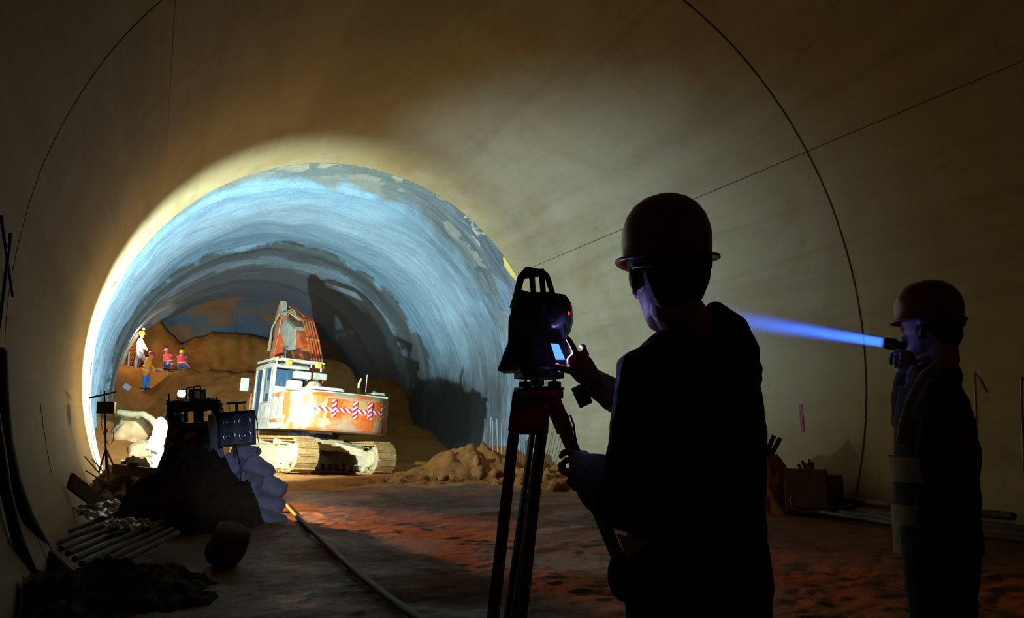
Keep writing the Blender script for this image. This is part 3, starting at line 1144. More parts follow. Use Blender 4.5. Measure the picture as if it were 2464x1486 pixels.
def head(mb, c, R, s=1.0, ears=True):
    """head with face; local y forward, z up, centre at mid height"""
    c = V(c)
    rings = [(-.118, .020, .078, .02), (-.108, .036, .090, .00), (-.092, .048, .094, -.040), (-.070, .058, .092, -.066), (-.045, .066, .092, -.082),
             (-.02, .071, .091, -.092), (.005, .074, .088, -.098), (.03, .076, .092, -.101), (.055, .077, .091, -.100), (.08, .072, .080, -.092), (.10, .058, .060, -.072), (.113, .036, .034, -.044), (.118, .012, .008, -.018)]
    vs, fs = [], []
    n = 24
    for z, hw, yf, yb in rings:
        for j in range(n):
            a = 2 * pi * j / n
            ca, sa = cos(a), sin(a)
            ex = .82
            x = hw * (abs(ca) ** ex) * (1 if ca > 0 else -1)
            ym, yr = (yf + yb) / 2, (yf - yb) / 2
            y = ym + yr * (abs(sa) ** ex) * (1 if sa > 0 else -1)
            if sa > 0:
                x *= 1 - .16 * sa * (1 if z < .02 else .5)
            vs.append(c + R @ V((x * s, y * s, z * s)))
    k = len(rings)
    for i in range(k - 1):
        for j in range(n):
            j2 = (j + 1) % n
            fs.append((i * n + j, i * n + j2, (i + 1) * n + j2, (i + 1) * n + j))
    fs.append(tuple(reversed(range(n))))
    fs.append(tuple(range((k - 1) * n, k * n)))
    mb.add(vs, fs)
    P = lambda x, y, z: c + R @ V((x * s, y * s, z * s))
    mb.tube([P(0, .088, .018), P(0, .098, -.004), P(0, .108, -.024), P(0, .100, -.032)], [.008 * s, .010 * s, .013 * s, .011 * s], 10, round_=True)
    for sx in (-1, 1):
        mb.ell(P(.013 * sx, .094, -.028), (.008 * s, .009 * s, .007 * s), R)
        mb.ell(P(.031 * sx, .080, .008), (.013 * s, .010 * s, .009 * s), R)              # eyeball
        mb.tube([P(.012 * sx, .092, .022), P(.034 * sx, .088, .027), P(.054 * sx, .073, .020)], .007 * s, 8, round_=True)   # brow
        mb.ell(P(.045 * sx, .070, -.022), (.020 * s, .018 * s, .018 * s), R)             # cheek
        if ears:
            Re = R @ Matrix.Rotation(-.35 * sx, 3, 'Z')
            mb.ell(P(.079 * sx, -.006, -.006), (.009 * s, .019 * s, .032 * s), Re)
            mb.tube([P(.083 * sx, .008, .012), P(.090 * sx, -.008, .024), P(.092 * sx, -.024, .012), P(.089 * sx, -.022, -.012), P(.083 * sx, -.004, -.034)], .0045 * s, 8, round_=True)
    mb.tube([P(-.022, .088, -.056), P(0, .098, -.053), P(.022, .088, -.056)], [.005 * s, .0065 * s, .005 * s], 8, round_=True)
    mb.tube([P(-.020, .087, -.066), P(0, .096, -.066), P(.020, .087, -.066)], [.005 * s, .007 * s, .005 * s], 8, round_=True)
    mb.ell(P(0, .082, -.100), (.022 * s, .016 * s, .016 * s), R)


def helmet(parent, c, R, mat, s=1.0, brim=True, strap=True, bs=1.0):
    c = V(c)
    mb = MB()
    # dome built from rings, outside then inside
    vs, fs = [], []
    n = 36

    def ring(k, z, rx, ry, front=0.0, back=0.0, drop=0.0):
        for j in range(n):
            a = 2 * pi * j / n
            f = max(0, sin(a)) ** 3
            bk = max(0, -sin(a)) ** 3
            x, y = rx * cos(a), ry * sin(a) + front * f - back * bk
            vs.append(c + R @ V((x * s, y * s, (z - drop * f) * s)))
    prof = [(0, .103, .127), (.035, .106, .130), (.065, .103, .126), (.095, .093, .114), (.120, .076, .094), (.138, .052, .066), (.147, .026, .034), (.149, .006, .008)]
    for z_, dx_, f_ in ((-.006, .0185, .040), (-.011, .020, .042), (-.014, .018, .041)):
        ring(0, z_, .104 + dx_ * bs, .1275 + (dx_ - .004) * bs, f_ * bs, .006 * bs, .012 * bs)
    rows = 3
    ring(0, -.006, .100, .122)
    for z, rx, ry in [(.03, .101, .124), (.06, .098, .120), (.09, .088, .108), (.115, .070, .086), (.13, .04, .05), (.138, .01, .012)]:
        ring(0, z, rx, ry)
        rows += 1
    rows += 1
    start = len(vs)
    order = []
    # outer surface
    outer = []
    ring(0, 0.0, .1035, .1275)
    for z, rx, ry in prof[1:]:
        ring(0, z, rx, ry)
    # brim faces: outer dome base -> brim top -> brim edge -> brim bottom -> inner
    def rowidx(i):
        return [i * n + j for j in range(n)]
    total = len(vs) // n
    o0 = start // n
    seq = list(range(total - 1, o0 - 1, -1)) + [0, 1, 2] + list(range(3, o0))
    for a, b in zip(seq[:-1], seq[1:]):
        ra, rb = rowidx(a), rowidx(b)
        for j in range(n):
            j2 = (j + 1) % n
            fs.append((ra[j], ra[j2], rb[j2], rb[j]))
    fs.append(tuple(rowidx(seq[0])))
    fs.append(tuple(rowidx(seq[-1])))
    mb.add(vs, fs)
    # centre ridge
    P = lambda x, y, z: c + R @ V((x * s, y * s, z * s))
    sh = mb.build('helmet', mat, parent, smooth=True)
    rd = MB()
    rd.tube([P(0, -.118, .07), P(0, -.098, .107), P(0, -.06, .136), P(0, 0, .148), P(0, .06, .136), P(0, .098, .107), P(0, .118, .07)], [(.016 * s, .006 * s)] * 7, 10, side=R @ V((1, 0, 0)), round_=True)
    rd.build('helmet_ridge', mat, sh, smooth=True)
    if strap:
        st = MB()
        st.tube([P(.10 * cos(a), -.01 + .118 * sin(a), -.022) for a in [pi * (1 + i / 10) for i in range(11)]], [(.014 * s, .002 * s)] * 11, 8, side=(0, 0, 1))
        st.build('helmet_band', 'black_plastic', sh, smooth=True)
    return sh


def loc(root, p):
    """world point in the frame of root"""
    return root_mat(root).inverted() @ V(p)


# ---- surveyor in the foreground
r0 = .46
d0 = 1.93
base = V((0, 0, 0)) + V((sin(PSI), cos(PSI), 0)) * d0 + CR * r0
SURV = empty('person', 'person in red hard hat and black jacket, seen from behind, touching the survey instrument', 'person',
             base, (0, 0, radians(8)))
J = lambda px, py, d: loc(SURV, at(px, py, d))
hc = J(1606, 662, 1.90)
Rh = rotz(radians(-27)) @ Matrix.Rotation(radians(-3), 3, 'X') @ Matrix.Rotation(radians(-2), 3, 'Y')
shL, shR = J(1552, 905, 1.80), J(1766, 898, 2.06)
elL, wrL = J(1500, 1205, 1.80), J(1414, 1132, 1.99)
elR, wrR = J(1630, 1045, 2.10), J(1424, 916, 2.17)
knL = J(1386, 1112, 2.06)
knR = J(1388, 862, 2.20)
neck0 = J(1668, 800, 1.94)
mb = MB()
head(mb, hc, Rh, 1.12)
mb.tube([hc + Rh @ V((0, -.035, -.03)), hc + Rh @ V((0, -.04, -.09)), neck0, V((0, -.02, 1.38))], [.062, .062, .068, .10], 18, round_=True)
mb.tube([V((0, -.02, 1.46)), V((0, -.01, 1.30)), V((0, 0, 1.10)), V((0, 0, .94)), V((0, 0, .84))], [(.10, .07), (.17, .11), (.155, .105), (.165, .11), (.13, .10)], 20, side=(1, 0, 0), round_=True)
mb.tube([shL, elL, wrL], [.052, .042, .028], 14, round_=True)
mb.tube([shR, elR, wrR], [.052, .042, .028], 14, round_=True)
mb.tube([V((0, -.01, 1.40)), shL], [.06, .05], 12, round_=True)
mb.tube([V((0, -.01, 1.40)), shR], [.06, .05], 12, round_=True)
for sx in (-1, 1):
    mb.tube([(.09 * sx, 0, .90), (.10 * sx, .02, .50), (.11 * sx, -.01, .10)], [.085, .058, .040], 14, round_=True)
    mb.tube([(.11 * sx, -.05, .045), (.12 * sx, .07, .04), (.125 * sx, .14, .03)], [(.035, .035), (.042, .03), (.034, .022)], 12, side=(1, 0, 0), round_=True)
dR = (knR - wrR).normalized()
dL = (knL - wrL).normalized()
# right hand at the display, index finger raised; left hand closed on something small in front of the body
def fingers(mb, J, palm, chains, pr):
    pts = [J(*p) for p in palm]
    mb.tube(pts, pr, 14, side=(0, 0, 1) if abs((pts[-1] - pts[0]).normalized().z) < .6 else J(1200, 900, 2.1) - J(1100, 900, 2.1), round_=True)
    for ch, r in chains:
        q_ = [J(*p) for p in ch]
        mb.tube(q_, [r * 1.1, r * 1.1] + [r] * (len(q_) - 3) + [r * .85], 10, round_=True)


fingers(mb, J, [(1432, 920, 2.13), (1412, 900, 2.13), (1396, 880, 2.14), (1388, 864, 2.145)],
        [([(1394, 872, 2.14), (1386, 850, 2.135), (1379, 834, 2.13), (1372, 822, 2.13), (1366, 813, 2.13)], .0088),
         ([(1396, 872, 2.15), (1400, 853, 2.15), (1407, 842, 2.155), (1405, 834, 2.165), (1398, 832, 2.17)], .0088),
         ([(1400, 878, 2.17), (1409, 862, 2.175), (1412, 851, 2.185), (1406, 845, 2.195), (1399, 846, 2.2)], .0084),
         ([(1404, 886, 2.18), (1414, 874, 2.19), (1415, 865, 2.2), (1409, 860, 2.205), (1403, 862, 2.21)], .0076),
         ([(1404, 900, 2.13), (1386, 893, 2.125), (1366, 890, 2.12), (1350, 886, 2.12), (1340, 880, 2.125)], .0105)],
        [(.026, .028), (.036, .030), (.040, .028), (.034, .022)])
fingers(mb, J, [(1426, 1140, 1.98), (1410, 1126, 1.99), (1396, 1116, 2.01), (1386, 1110, 2.02)],
        [([(1400, 1104, 2.02), (1388, 1092, 2.03), (1370, 1087, 2.03), (1356, 1088, 2.03), (1350, 1097, 2.03)], .0098),
         ([(1394, 1112, 2.03), (1378, 1106, 2.05), (1362, 1106, 2.06), (1354, 1116, 2.05), (1356, 1126, 2.04)], .0096),
         ([(1398, 1132, 2.03), (1386, 1142, 2.04), (1374, 1150, 2.04), (1368, 1160, 2.03), (1375, 1167, 2.02)], .0092),
         ([(1404, 1140, 2.01), (1394, 1154, 2.01), (1384, 1164, 2.01), (1379, 1173, 2.0), (1387, 1178, 1.99)], .0084),
         ([(1408, 1136, 1.98), (1390, 1142, 1.975), (1370, 1139, 1.98), (1353, 1130, 1.99), (1349, 1118, 2.0)], .0115)],
        [(.028, .024), (.040, .026), (.042, .024), (.034, .018)])
mb.build('body', 'skin', SURV, voxel=.0042, smo=4, smooth=True)
# hair under the helmet
hr = MB()
Ph = lambda x, y, z: hc + Rh @ V((x, y, z))
hr.ell(Ph(0, -.054, .030), (.085, .078, .100), Rh)
hr.tube([Ph(0, -.062, .0), Ph(0, -.066, -.035), Ph(0, -.060, -.068)], [(.086, .054), (.080, .050), (.066, .040)], 20, side=Rh @ V((1, 0, 0)), round_=True)
for sx in (-1, 1):
    hr.tube([Ph(.076 * sx, .018, .045), Ph(.077 * sx, .016, .012)], [(.016, .006), (.008, .005)], 10, side=Rh @ V((0, 1, 0)), round_=True)
hr.build('hair', 'hair', SURV, voxel=.004, smo=2, smooth=True)
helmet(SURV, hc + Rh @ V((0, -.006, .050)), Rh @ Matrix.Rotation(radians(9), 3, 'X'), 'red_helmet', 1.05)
# jacket
jk = MB()
nb = J(1672, 772, 1.94)
jk.tube([J(1672, 770, 1.95), J(1690, 820, 1.96), V((0, -.015, 1.36)), V((0, -.02, 1.20)), V((.0, -.01, 1.05)), V((0, 0, .96)), V((0, 0, .90))],
        [(.072, .078), (.115, .095), (.20, .135), (.19, .145), (.185, .145), (.195, .15), (.20, .152)], 26, side=(1, 0, 0))
jk.tube([V((-.06, -.02, 1.42)), shL + V((0, 0, -.005)), (shL * 2 + elL) / 3, elL], [.085, .078, .066, .060], 18, round_=True)
jk.tube([V((.06, -.02, 1.42)), shR, (shR * 2 + elR) / 3, elR], [.085, .080, .066, .058], 18, round_=True)
jk.tube([elL, elL * .4 + wrL * .6, elL * .16 + wrL * .84], [.074, .070, .060], 18, round_=True)
jk.tube([J(1720, 752, 1.98), J(1745, 790, 2.0), J(1770, 850, 2.0)], [.03, .06, .07], 14, round_=True)
jo = jk.build('jacket', 'black_jacket', SURV, voxel=.0055, smo=5, smooth=True, disp=.016, dscale=.09)
cf = MB()
e1 = elL * .30 + wrL * .70
e2 = wrL + dL * .002
for k in range(5):
    a = e1.lerp(e2, k / 5)
    b = e1.lerp(e2, (k + .8) / 5)
    cf.tube([a, b], [(.060 - .0035 * k, .056 - .003 * k)] * 2, 18, side=(0, 0, 1), round_=True)
cf.tube([e1, e2], [.052, .042], 16)
cf.build('knitted_cuff', 'olive_cuff', jo, voxel=.003, smo=2, smooth=True)
sl = MB()
sl.tube([elR, elR * .6 + wrR * .4, elR * .25 + wrR * .75], [.060, .060, .050], 18, round_=True)
sl.build('forearm_sleeve', 'screen_lit_sleeve', SURV, voxel=.005, smo=4, smooth=True, disp=.018, dscale=.06)['label'] = 'jacket sleeve of the raised arm, blue display light put into its colour'
cf = MB()
e1, e2 = elR * .28 + wrR * .72, wrR - dR * .002
for k in range(4):
    cf.tube([e1.lerp(e2, k / 4), e1.lerp(e2, (k + .75) / 4)], [.046 - .002 * k] * 2, 18, round_=True)
cf.tube([e1, e2], [.041, .034], 16)
cf.build('ribbed_cuff', 'screen_lit_sleeve', SURV, voxel=.003, smo=2, smooth=True)
cl = MB()
cl.tube([J(1640, 790, 1.88), J(1672, 770, 1.84), J(1712, 752, 1.90), J(1730, 752, 2.02)], [(.022, .010)] * 4, 12, side=(0, 0, 1), round_=True)
cl.build('collar', 'black_jacket', jo, smooth=True)
sk = MB()
sk.tube([V((0, 0, .97)), V((0, 0, .90)), V((0, .0, .80)), V((0, 0, .74))], [(.198, .152), (.205, .158), (.20, .155), (.18, .14)], 26, side=(1, 0, 0))
q = J(1498, 1385, 1.80)
sk.ell(q, (.036, .04, .06))
sk.build('jacket_hem', 'black_jacket', jo, voxel=.006, smo=4, smooth=True, disp=.012, dscale=.08)
rv = MB()
a1, a2, a3 = J(1484, 1285, 1.775), J(1562, 1300, 1.735), J(1512, 1350, 1.755)
rv.prism([(0, 0)] * 0 or [(-.045, .03), (.04, .02), (-.01, -.04)], 'y', -.004, .004)
rv.T = Matrix.Identity(4)
rv = MB()
nrm = (a2 - a1).cross(a3 - a1).normalized() * .006
vs = [a1, a2, a3, a1 + nrm, a2 + nrm, a3 + nrm]
rv.add(vs, [(0, 1, 2), (5, 4, 3), (0, 3, 4, 1), (1, 4, 5, 2), (2, 5, 3, 0)])
rv.build('vest_corner', 'vest_yellow', jo)['label'] = 'dull yellow fabric corner showing at the waist'
tr = MB()
for sx in (-1, 1):
    tr.tube([(.085 * sx, 0, .90), (.095 * sx, .01, .72), (.10 * sx, .02, .50), (.11 * sx, 0, .25), (.11 * sx, -.01, .09)], [(.115, .125), (.100, .11), (.078, .085), (.066, .07), (.062, .068)], 18, side=(1, 0, 0))
tr.build('trousers', 'dark_trousers', SURV, voxel=.006, smo=3, smooth=True, disp=.012, dscale=.08)
for sx in (-1, 1):
    MB().tube([(.11 * sx, -.07, .05), (.115 * sx, 0, .06), (.122 * sx, .08, .05), (.127 * sx, .155, .035)], [(.042, .048), (.045, .055), (.050, .042), (.042, .030)], 16, side=(1, 0, 0), round_=True).build('boot', 'rubber', SURV, smooth=True)

# ---- person with the torch
base2 = V((sin(PSI), cos(PSI), 0)) * 2.80 + CR * 1.555
HOLD = empty('person', 'person in profile in hard hat and yellow-striped vest, holding a lit torch to the face', 'person', base2, (0, 0, radians(31)))
J2 = lambda px, py, d: loc(HOLD, at(px, py, d))
hc2 = J2(2238, 797, 2.82)
Rh2 = rotz(radians(-27)) @ Matrix.Rotation(radians(-4), 3, 'X')
mb = MB()
head(mb, hc2, Rh2, 1.02)
shL2 = J2(2262, 930, 2.66)
shR2 = J2(2240, 915, 3.02)
elR2, wrR2 = J2(2182, 1010, 2.98), J2(2180, 893, 2.84)
elL2, wrL2 = J2(2286, 1125, 2.66), J2(2258, 1265, 2.68)
mb.tube([hc2 + Rh2 @ V((0, -.03, -.04)), hc2 + Rh2 @ V((0, -.035, -.10)), V((0, .0, 1.46)), V((0, -.01, 1.38))], [.060, .058, .068, .1], 18, round_=True)
mb.tube([V((0, -.01, 1.44)), V((0, -.0, 1.28)), V((0, 0, 1.10)), V((0, 0, .92)), V((0, 0, .84))], [(.08, .06), (.13, .085), (.13, .085), (.14, .09), (.12, .09)], 20, side=(1, 0, 0), round_=True)
for s_, e_, w_ in ((shL2, elL2, wrL2), (shR2, elR2, wrR2)):
    mb.tube([V((0, -.01, 1.38)), s_, e_, w_], [.04, .038, .036, .026], 14, round_=True)
for sx in (-1, 1):
    mb.tube([(.09 * sx, 0, .90), (.10 * sx, .02, .50), (.11 * sx, -.01, .10)], [.085, .058, .040], 14, round_=True)
    mb.tube([(.11 * sx, -.05, .045), (.12 * sx, .07, .04), (.125 * sx, .14, .03)], [(.035, .035), (.042, .03), (.034, .022)], 12, side=(1, 0, 0), round_=True)
kR2 = J2(2172, 838, 2.80)
dR2 = (kR2 - wrR2).normalized()
hand(mb, wrR2, dR2, J2(2140, 850, 2.7) - J2(2180, 850, 2.85), J2(2180, 800, 2.4) - J2(2180, 840, 2.8),
     [(1.0, 1.0, .6), (1.05, 1.0, .6), (1.1, 1.0, .6), (1.1, 1.0, .6)], s=.98, tcurl=.3)
dL2 = (wrL2 - elL2).normalized()
hand(mb, wrL2, dL2, V((1, 0, 0)), V((0, 1, 0)), [(.35, .4, .3)] * 4, s=.98)
mb.build('body', 'skin', HOLD, voxel=.0045, smo=4, smooth=True)
hr = MB()
Ph = lambda x, y, z: hc2 + Rh2 @ V((x, y, z))
hr.ell(Ph(0, -.040, .035), (.083, .076, .092), Rh2)
hr.tube([Ph(0, -.062, .0), Ph(0, -.066, -.03), Ph(0, -.060, -.058)], [(.076, .045), (.068, .040), (.05, .03)], 20, side=Rh2 @ V((1, 0, 0)), round_=True)
hr.build('hair', 'hair', HOLD, voxel=.004, smo=2, smooth=True)
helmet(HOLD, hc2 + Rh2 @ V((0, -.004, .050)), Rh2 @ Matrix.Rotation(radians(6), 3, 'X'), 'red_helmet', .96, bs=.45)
jk = MB()
jk.tube([V((0, .0, 1.49)), V((0, -.005, 1.43)), V((0, -.015, 1.34)), V((0, -.02, 1.18)), V((0, -.01, 1.02)), V((0, 0, .90)), V((0, 0, .80))],
        [(.068, .06), (.10, .08), (.17, .115), (.175, .125), (.17, .125), (.175, .125), (.17, .125)], 26, side=(1, 0, 0))
jk.tube([V((-.05, -.01, 1.40)), shL2, (shL2 + elL2) / 2, elL2, elL2 * .5 + wrL2 * .5, wrL2], [.070, .066, .056, .050, .046, .038], 18, round_=True)
jk.tube([V((.05, -.01, 1.40)), shR2, (shR2 + elR2) / 2, elR2], [.070, .066, .058, .054], 18, round_=True)
jk.tube([elR2, elR2 * .5 + wrR2 * .5, elR2 * .1 + wrR2 * .9], [.060, .052, .040], 18, round_=True)
jk.tube([J2(2288, 872, 2.82), J2(2296, 905, 2.82)], [.025, .035], 12, round_=True)
jo2 = jk.build('jacket', 'brown_jacket', HOLD, voxel=.0055, smo=5, smooth=True, disp=.016, dscale=.09)
# vest: bands laid over the shoulder and down the chest
def band(name, pts, wd, mat, parent, th=.008, side=None):
    MB().tube(pts, [(wd, th)] * len(pts), 12, side=side, round_=True).build(name, mat, parent, smooth=True)


vp = [J2(2262, 872, 2.60), J2(2222, 905, 2.585), J2(2194, 955, 2.585), J2(2176, 1010, 2.60), J2(2168, 1060, 2.60)]
vest = MB()
vest.tube([V((-.02, .0, 1.40)), V((-.01, .005, 1.28)), V((0, .012, 1.1)), V((0, .02, .96)), V((0, .022, .80))], [(.11, .10), (.150, .118), (.148, .127), (.152, .132), (.145, .135)], 26, side=(1, 0, 0))
vo = vest.build('vest', 'black_jacket', HOLD, smooth=True)
band('reflective_strip', vp, .022, 'vest_yellow', vo, .012, side=CR)
for z0, z1 in ((1.055, 1.145), (.80, .975)):
    vs_, fs_ = [], []
    m_ = 22
    for i in range(m_ + 1):
        a = radians(20) + radians(175) * i / m_
        for z in (z0, z1):
            for k in (1.01, 1.035):
                t = (1.15 - z) / .35
                rx, ry = .150, .132 + .004 * t
                vs_.append(V((rx * k * cos(a), .02 + ry * k * sin(a), z)))
    for i in range(m_):
        a = i * 4
        b = a + 4
        fs_ += [(a, b, b + 2, a + 2), (a + 1, a + 3, b + 3, b + 1), (a, a + 1, b + 1, b), (a + 2, b + 2, b + 3, a + 3)]
    fs_ += [(0, 2, 3, 1), (m_ * 4, m_ * 4 + 1, m_ * 4 + 3, m_ * 4 + 2)]
    MB().add(vs_, fs_).build('vest_panel', 'vest_yellow', vo, smooth=False)
tr = MB()
for sx in (-1, 1):
    tr.tube([(.085 * sx, 0, .90), (.095 * sx, .01, .72), (.10 * sx, .02, .50), (.11 * sx, 0, .25), (.11 * sx, -.01, .09)], [(.11, .125), (.100, .115), (.08, .09), (.068, .075), (.065, .07)], 18, side=(1, 0, 0))
tr.build('trousers', 'dark_trousers', HOLD, voxel=.006, smo=3, smooth=True, disp=.012, dscale=.08)
for sx in (-1, 1):
    MB().tube([(.11 * sx, -.07, .05), (.115 * sx, 0, .06), (.122 * sx, .08, .05), (.127 * sx, .155, .035)], [(.042, .048), (.045, .055), (.050, .042), (.042, .030)], 16, side=(1, 0, 0), round_=True).build('boot', 'rubber', HOLD, smooth=True)

# torch, its light and the dusty air it lights
t0 = at(2160, 828, 2.80)
t1 = at(2131, 825, 2.795)
az = radians(-14)
el = radians(14.0)
bd = V((sin(az) * cos(el), cos(az) * cos(el), sin(el)))
torch = empty('torch', 'short black torch shining a blue beam, held at the mouth of the person in profile', 'torch', t1)
Rt = bd.to_track_quat('Z', 'Y').to_matrix()
MB().lathe([(.010, -.075), (.0145, -.073), (.0145, -.045), (.015, -.042), (.0215, -.035), (.0215, -.002), (.019, 0), (.017, 0), (.017, -.006), (.002, -.006)], R=Rt).build('torch_barrel', 'black_plastic', torch, smooth=False)
MB().lathe([(.0165, -.0055), (.0165, -.002), (.001, -.002)], R=Rt).build('torch_lens', 'torch_glass', torch)
light('torch_light', 'AREA', t1 + bd * .010, 1.05, (.02, .13, 1.0), t1 + bd * 4, shape='DISK', size=.036, spread=radians(9))
m, nt, b = new_mat('dusty_air')
nt.nodes.remove(b)
tc_ = nt.nodes.new('ShaderNodeTexCoord')
dn_ = N(nt, 'ShaderNodeVectorMath', operation='DISTANCE')
nt.links.new(tc_.outputs['Object'], dn_.inputs[0])
dn_.inputs[1].default_value = tuple(t1)
dr_ = N(nt, 'ShaderNodeMapRange')
dr_.inputs[1].default_value = .1
dr_.inputs[2].default_value = 1.0
dr_.inputs[3].default_value = .9
dr_.inputs[4].default_value = 0.0
nt.links.new(dn_.outputs['Value'], dr_.inputs[0])
vsn = nt.nodes.new('ShaderNodeVolumeScatter')
nt.links.new(dr_.outputs[0], vsn.inputs['Density'])
vsn.inputs['Anisotropy'].default_value = -.2
nt.links.new(vsn.outputs[0], nt.nodes['Material Output'].inputs['Volume'])
MATS['dust'] = m
beam = MB().lathe([(.03, .014), (.05, .1), (.22, 1.7)], c=t1, R=Rt, n=32)
tag(beam.build('dust', 'dust', None), 'thin dusty air lit blue in front of the torch', 'dust', kind='stuff')

# ------------------------------------------------------------------ survey instrument and tripod
D = 2.28
hd = at(1297, 950, D)
tri = empty('tripod', 'red-headed wooden survey tripod standing in front of the surveyor', 'tripod', (hd.x, hd.y, 0))
T3 = lambda p: V(p) - V((hd.x, hd.y, 0))
yaw = rotz(-PSI)                        # local x = picture right, y = away
th = MB(Matrix.Translation((0, 0, 0)) @ yaw.to_4x4())
hz = hd.z
th.lathe([(.072, hz - .012), (.075, hz - .008), (.075, hz + .012), (.066, hz + .016), (.02, hz + .016)], n=6)
th.box((0, 0, hz - .02), (.11, .10, .02))
th.build('tripod_head', 'tripod_red', tri, bevel=.004)
FH = V((sin(PSI), cos(PSI), 0))


def leg(top, foot, wide, label=None, split=.72):
    top, foot = V(top), V(foot)
    ax = (foot - top).normalized()
    s = ax.cross(V((0, 0, 1))).normalized()
    if s.dot(CR) < 0:
        s = -s
    lg = MB()
    mid = top.lerp(foot, split)
    lo = top.lerp(foot, .55)
    for k in (-1, 1):
        lg.bar(top + s * wide * .46 * k, mid + s * wide * .36 * k, min(.028, wide * .45), .024, side=s)
    o = lg.build('leg', 'tripod_wood', tri, bevel=.002)
    MB().bar(top - ax * .055, top + ax * .075, wide + .022, .034, side=s).build('leg_hinge', 'tripod_red', o, bevel=.004)
    MB().bar(top.lerp(foot, split - .14), top.lerp(foot, split + .02), wide * .80 + .012, .036, side=s).build('leg_clamp', 'tripod_red', o, bevel=.004)
    MB().bar(lo, top.lerp(foot, .96), .028, .020, side=s).build('leg_extension', 'tripod_wood', o, bevel=.002)
    MB().tube([top.lerp(foot, .95), foot], [.016, .004], 10).box(top.lerp(foot, .955) + s * .03, (.05, .03, .012)).build('foot_spike', 'muddy_steel', o)
    for k in (-1, 1):
        pass
    # steel edge on the inner rail
    MB().bar(top + s * (wide * .46 - .013) - FH * .012, mid + s * (wide * .36 - .013) - FH * .012, .003, .004, side=s).build('steel_edge', 'brass', o)
    return o


hl = V((0, 0, hz - .035))
leg(T3(at(1276, 985, D - .03)), V((-.19 * CR.x, -.19 * CR.y, 0)) - FH * .56 + V((0, 0, .01)), .094)
leg(T3(at(1338, 985, D)), CR * .60 + FH * .16 + V((0, 0, .0)), .048)
leg(T3(at(1299, 985, D + .05)), -CR * .175 + FH * .66 + V((0, 0, .0)), .030)
MB().tube([T3(at(1372, 998, D)), T3(at(1380, 1020, D - .01)), T3(at(1384, 1050, D)), T3(at(1388, 1068, D + .01))], .0035, 6).build('carry_strap', 'rubber', tri)
MB().bar(T3(at(1338, 975, D)), T3(at(1358, 1010, D)), .036, .03, side=CR).build('leg_hinge', 'tripod_red', tri, bevel=.004)

ts = empty('total_station', 'dark survey instrument with carrying handle, lit blue display and red light, on the tripod', 'survey instrument', (hd.x, hd.y, hz + .016))
O3 = V(ts.location)
ty = radians(8)
TM = Matrix.Translation((0, 0, 0)) @ (rotz(-PSI) @ rotz(radians(-8))).to_4x4()
K = lambda: MB(TM)
# local: x right in the picture, y away, z up; 1 px = .00127 m
tb = K()
for a in (30, 150, 270):
    tb.lathe([(.013, .008), (.021, .010), (.021, .026), (.013, .028)], c=(.052 * cos(radians(a)), .052 * sin(radians(a)), 0), n=16)
    tb.tube([(.052 * cos(radians(a)), .052 * sin(radians(a)), 0), (.052 * cos(radians(a)), .052 * sin(radians(a)), .045)], .006, 10)
tb.prism([(.078, .0), (.04, .068), (-.04, .068), (-.078, 0), (-.04, -.068), (.04, -.068)], 'z', -.002, .007)
tb.prism([(.078, .0), (.04, .068), (-.04, .068), (-.078, 0), (-.04, -.068), (.04, -.068)], 'z', .034, .052)
tb.build('tribrach', 'black_plastic', ts, bevel=.002)
bd_ = K()
bd_.lathe([(.055, .052), (.060, .056), (.060, .068), (.052, .072)], n=28)
bd_.prism([(-.088, .070), (.088, .070), (.090, .085), (.086, .15), (.083, .225), (.076, .262), (-.058, .275), (-.074, .262), (-.078, .235), (-.086, .21), (-.088, .10)], 'y', -.062, .062)
bd_.build('housing', 'instrument_body', ts, bevel=.012)
sd = K()
sd.prism([(-.062, .056), (-.062, .145), (-.086, .148), (-.120, .060), (-.118, .054)], 'y', -.055, .055)
sd.prism([(.062, .060), (.062, .150), (.082, .146), (.092, .14), (.098, .080), (.09, .062)], 'y', -.055, .055)
sd.build('display_panel', 'instrument_body', ts, bevel=.006)
sc = K()
Rs = Matrix.Rotation(radians(-24), 3, 'X')
sc.prism([(.043, .134), (.067, .131), (.085, .085), (.058, .085)], 'y', -.070, -.0665)
sc.build('display', 'screen', ts)['label'] = 'lit blue display'
MB(TM).prism([(.036, .140), (.072, .137), (.094, .078), (.052, .078)], 'y', -.0665, -.050).build('display_bezel', 'black_plastic', ts)
te = K()
te.tube([(.045, -.085, .225), (.045, -.07, .225), (.045, .05, .225), (.045, .085, .225)], [.042, .052, .052, .046], 24)
te.prism([(-.02, .165), (.085, .165), (.098, .185), (.105, .22), (.102, .262), (.088, .285), (.04, .292), (-.02, .285)], 'y', -.055, .05)
te.build('telescope', 'instrument_body', ts, bevel=.012)
K().tube([(.058, -.088, .225), (.058, -.060, .225)], .022, 20).build('eyepiece', 'black_plastic', ts)
K().ell((.095, -.060, .225), (.0055, .004, .0055)).build('indicator_light', 'led', ts)['label'] = 'glowing red light'
K().lathe([(.030, 0), (.034, .004), (.034, .02), (.02, .024)], c=(-.02, -.062, .115), R=Matrix.Rotation(pi / 2, 3, 'X'), n=24).build('tangent_knob', 'black_plastic', ts)
hn = K()
hpts = [(-.076, .262), (-.055, .350), (-.035, .374), (.016, .362), (.028, .352), (.043, .300)]
for yy in (-.018, .018):
    hn.tube([(x, yy, z) for x, z in hpts], .0085, 10, round_=True)
for x, z, x2, z2 in ((-.022, .372, -.014, .29), (.010, .364, .016, .29)):
    hn.bar((x, 0, z), (x2, 0, z2), .016, .034, side=(1, 0, 0))
hn.bar((-.055, 0, .355), (.02, 0, .366), .03, .018, side=(0, 1, 0))
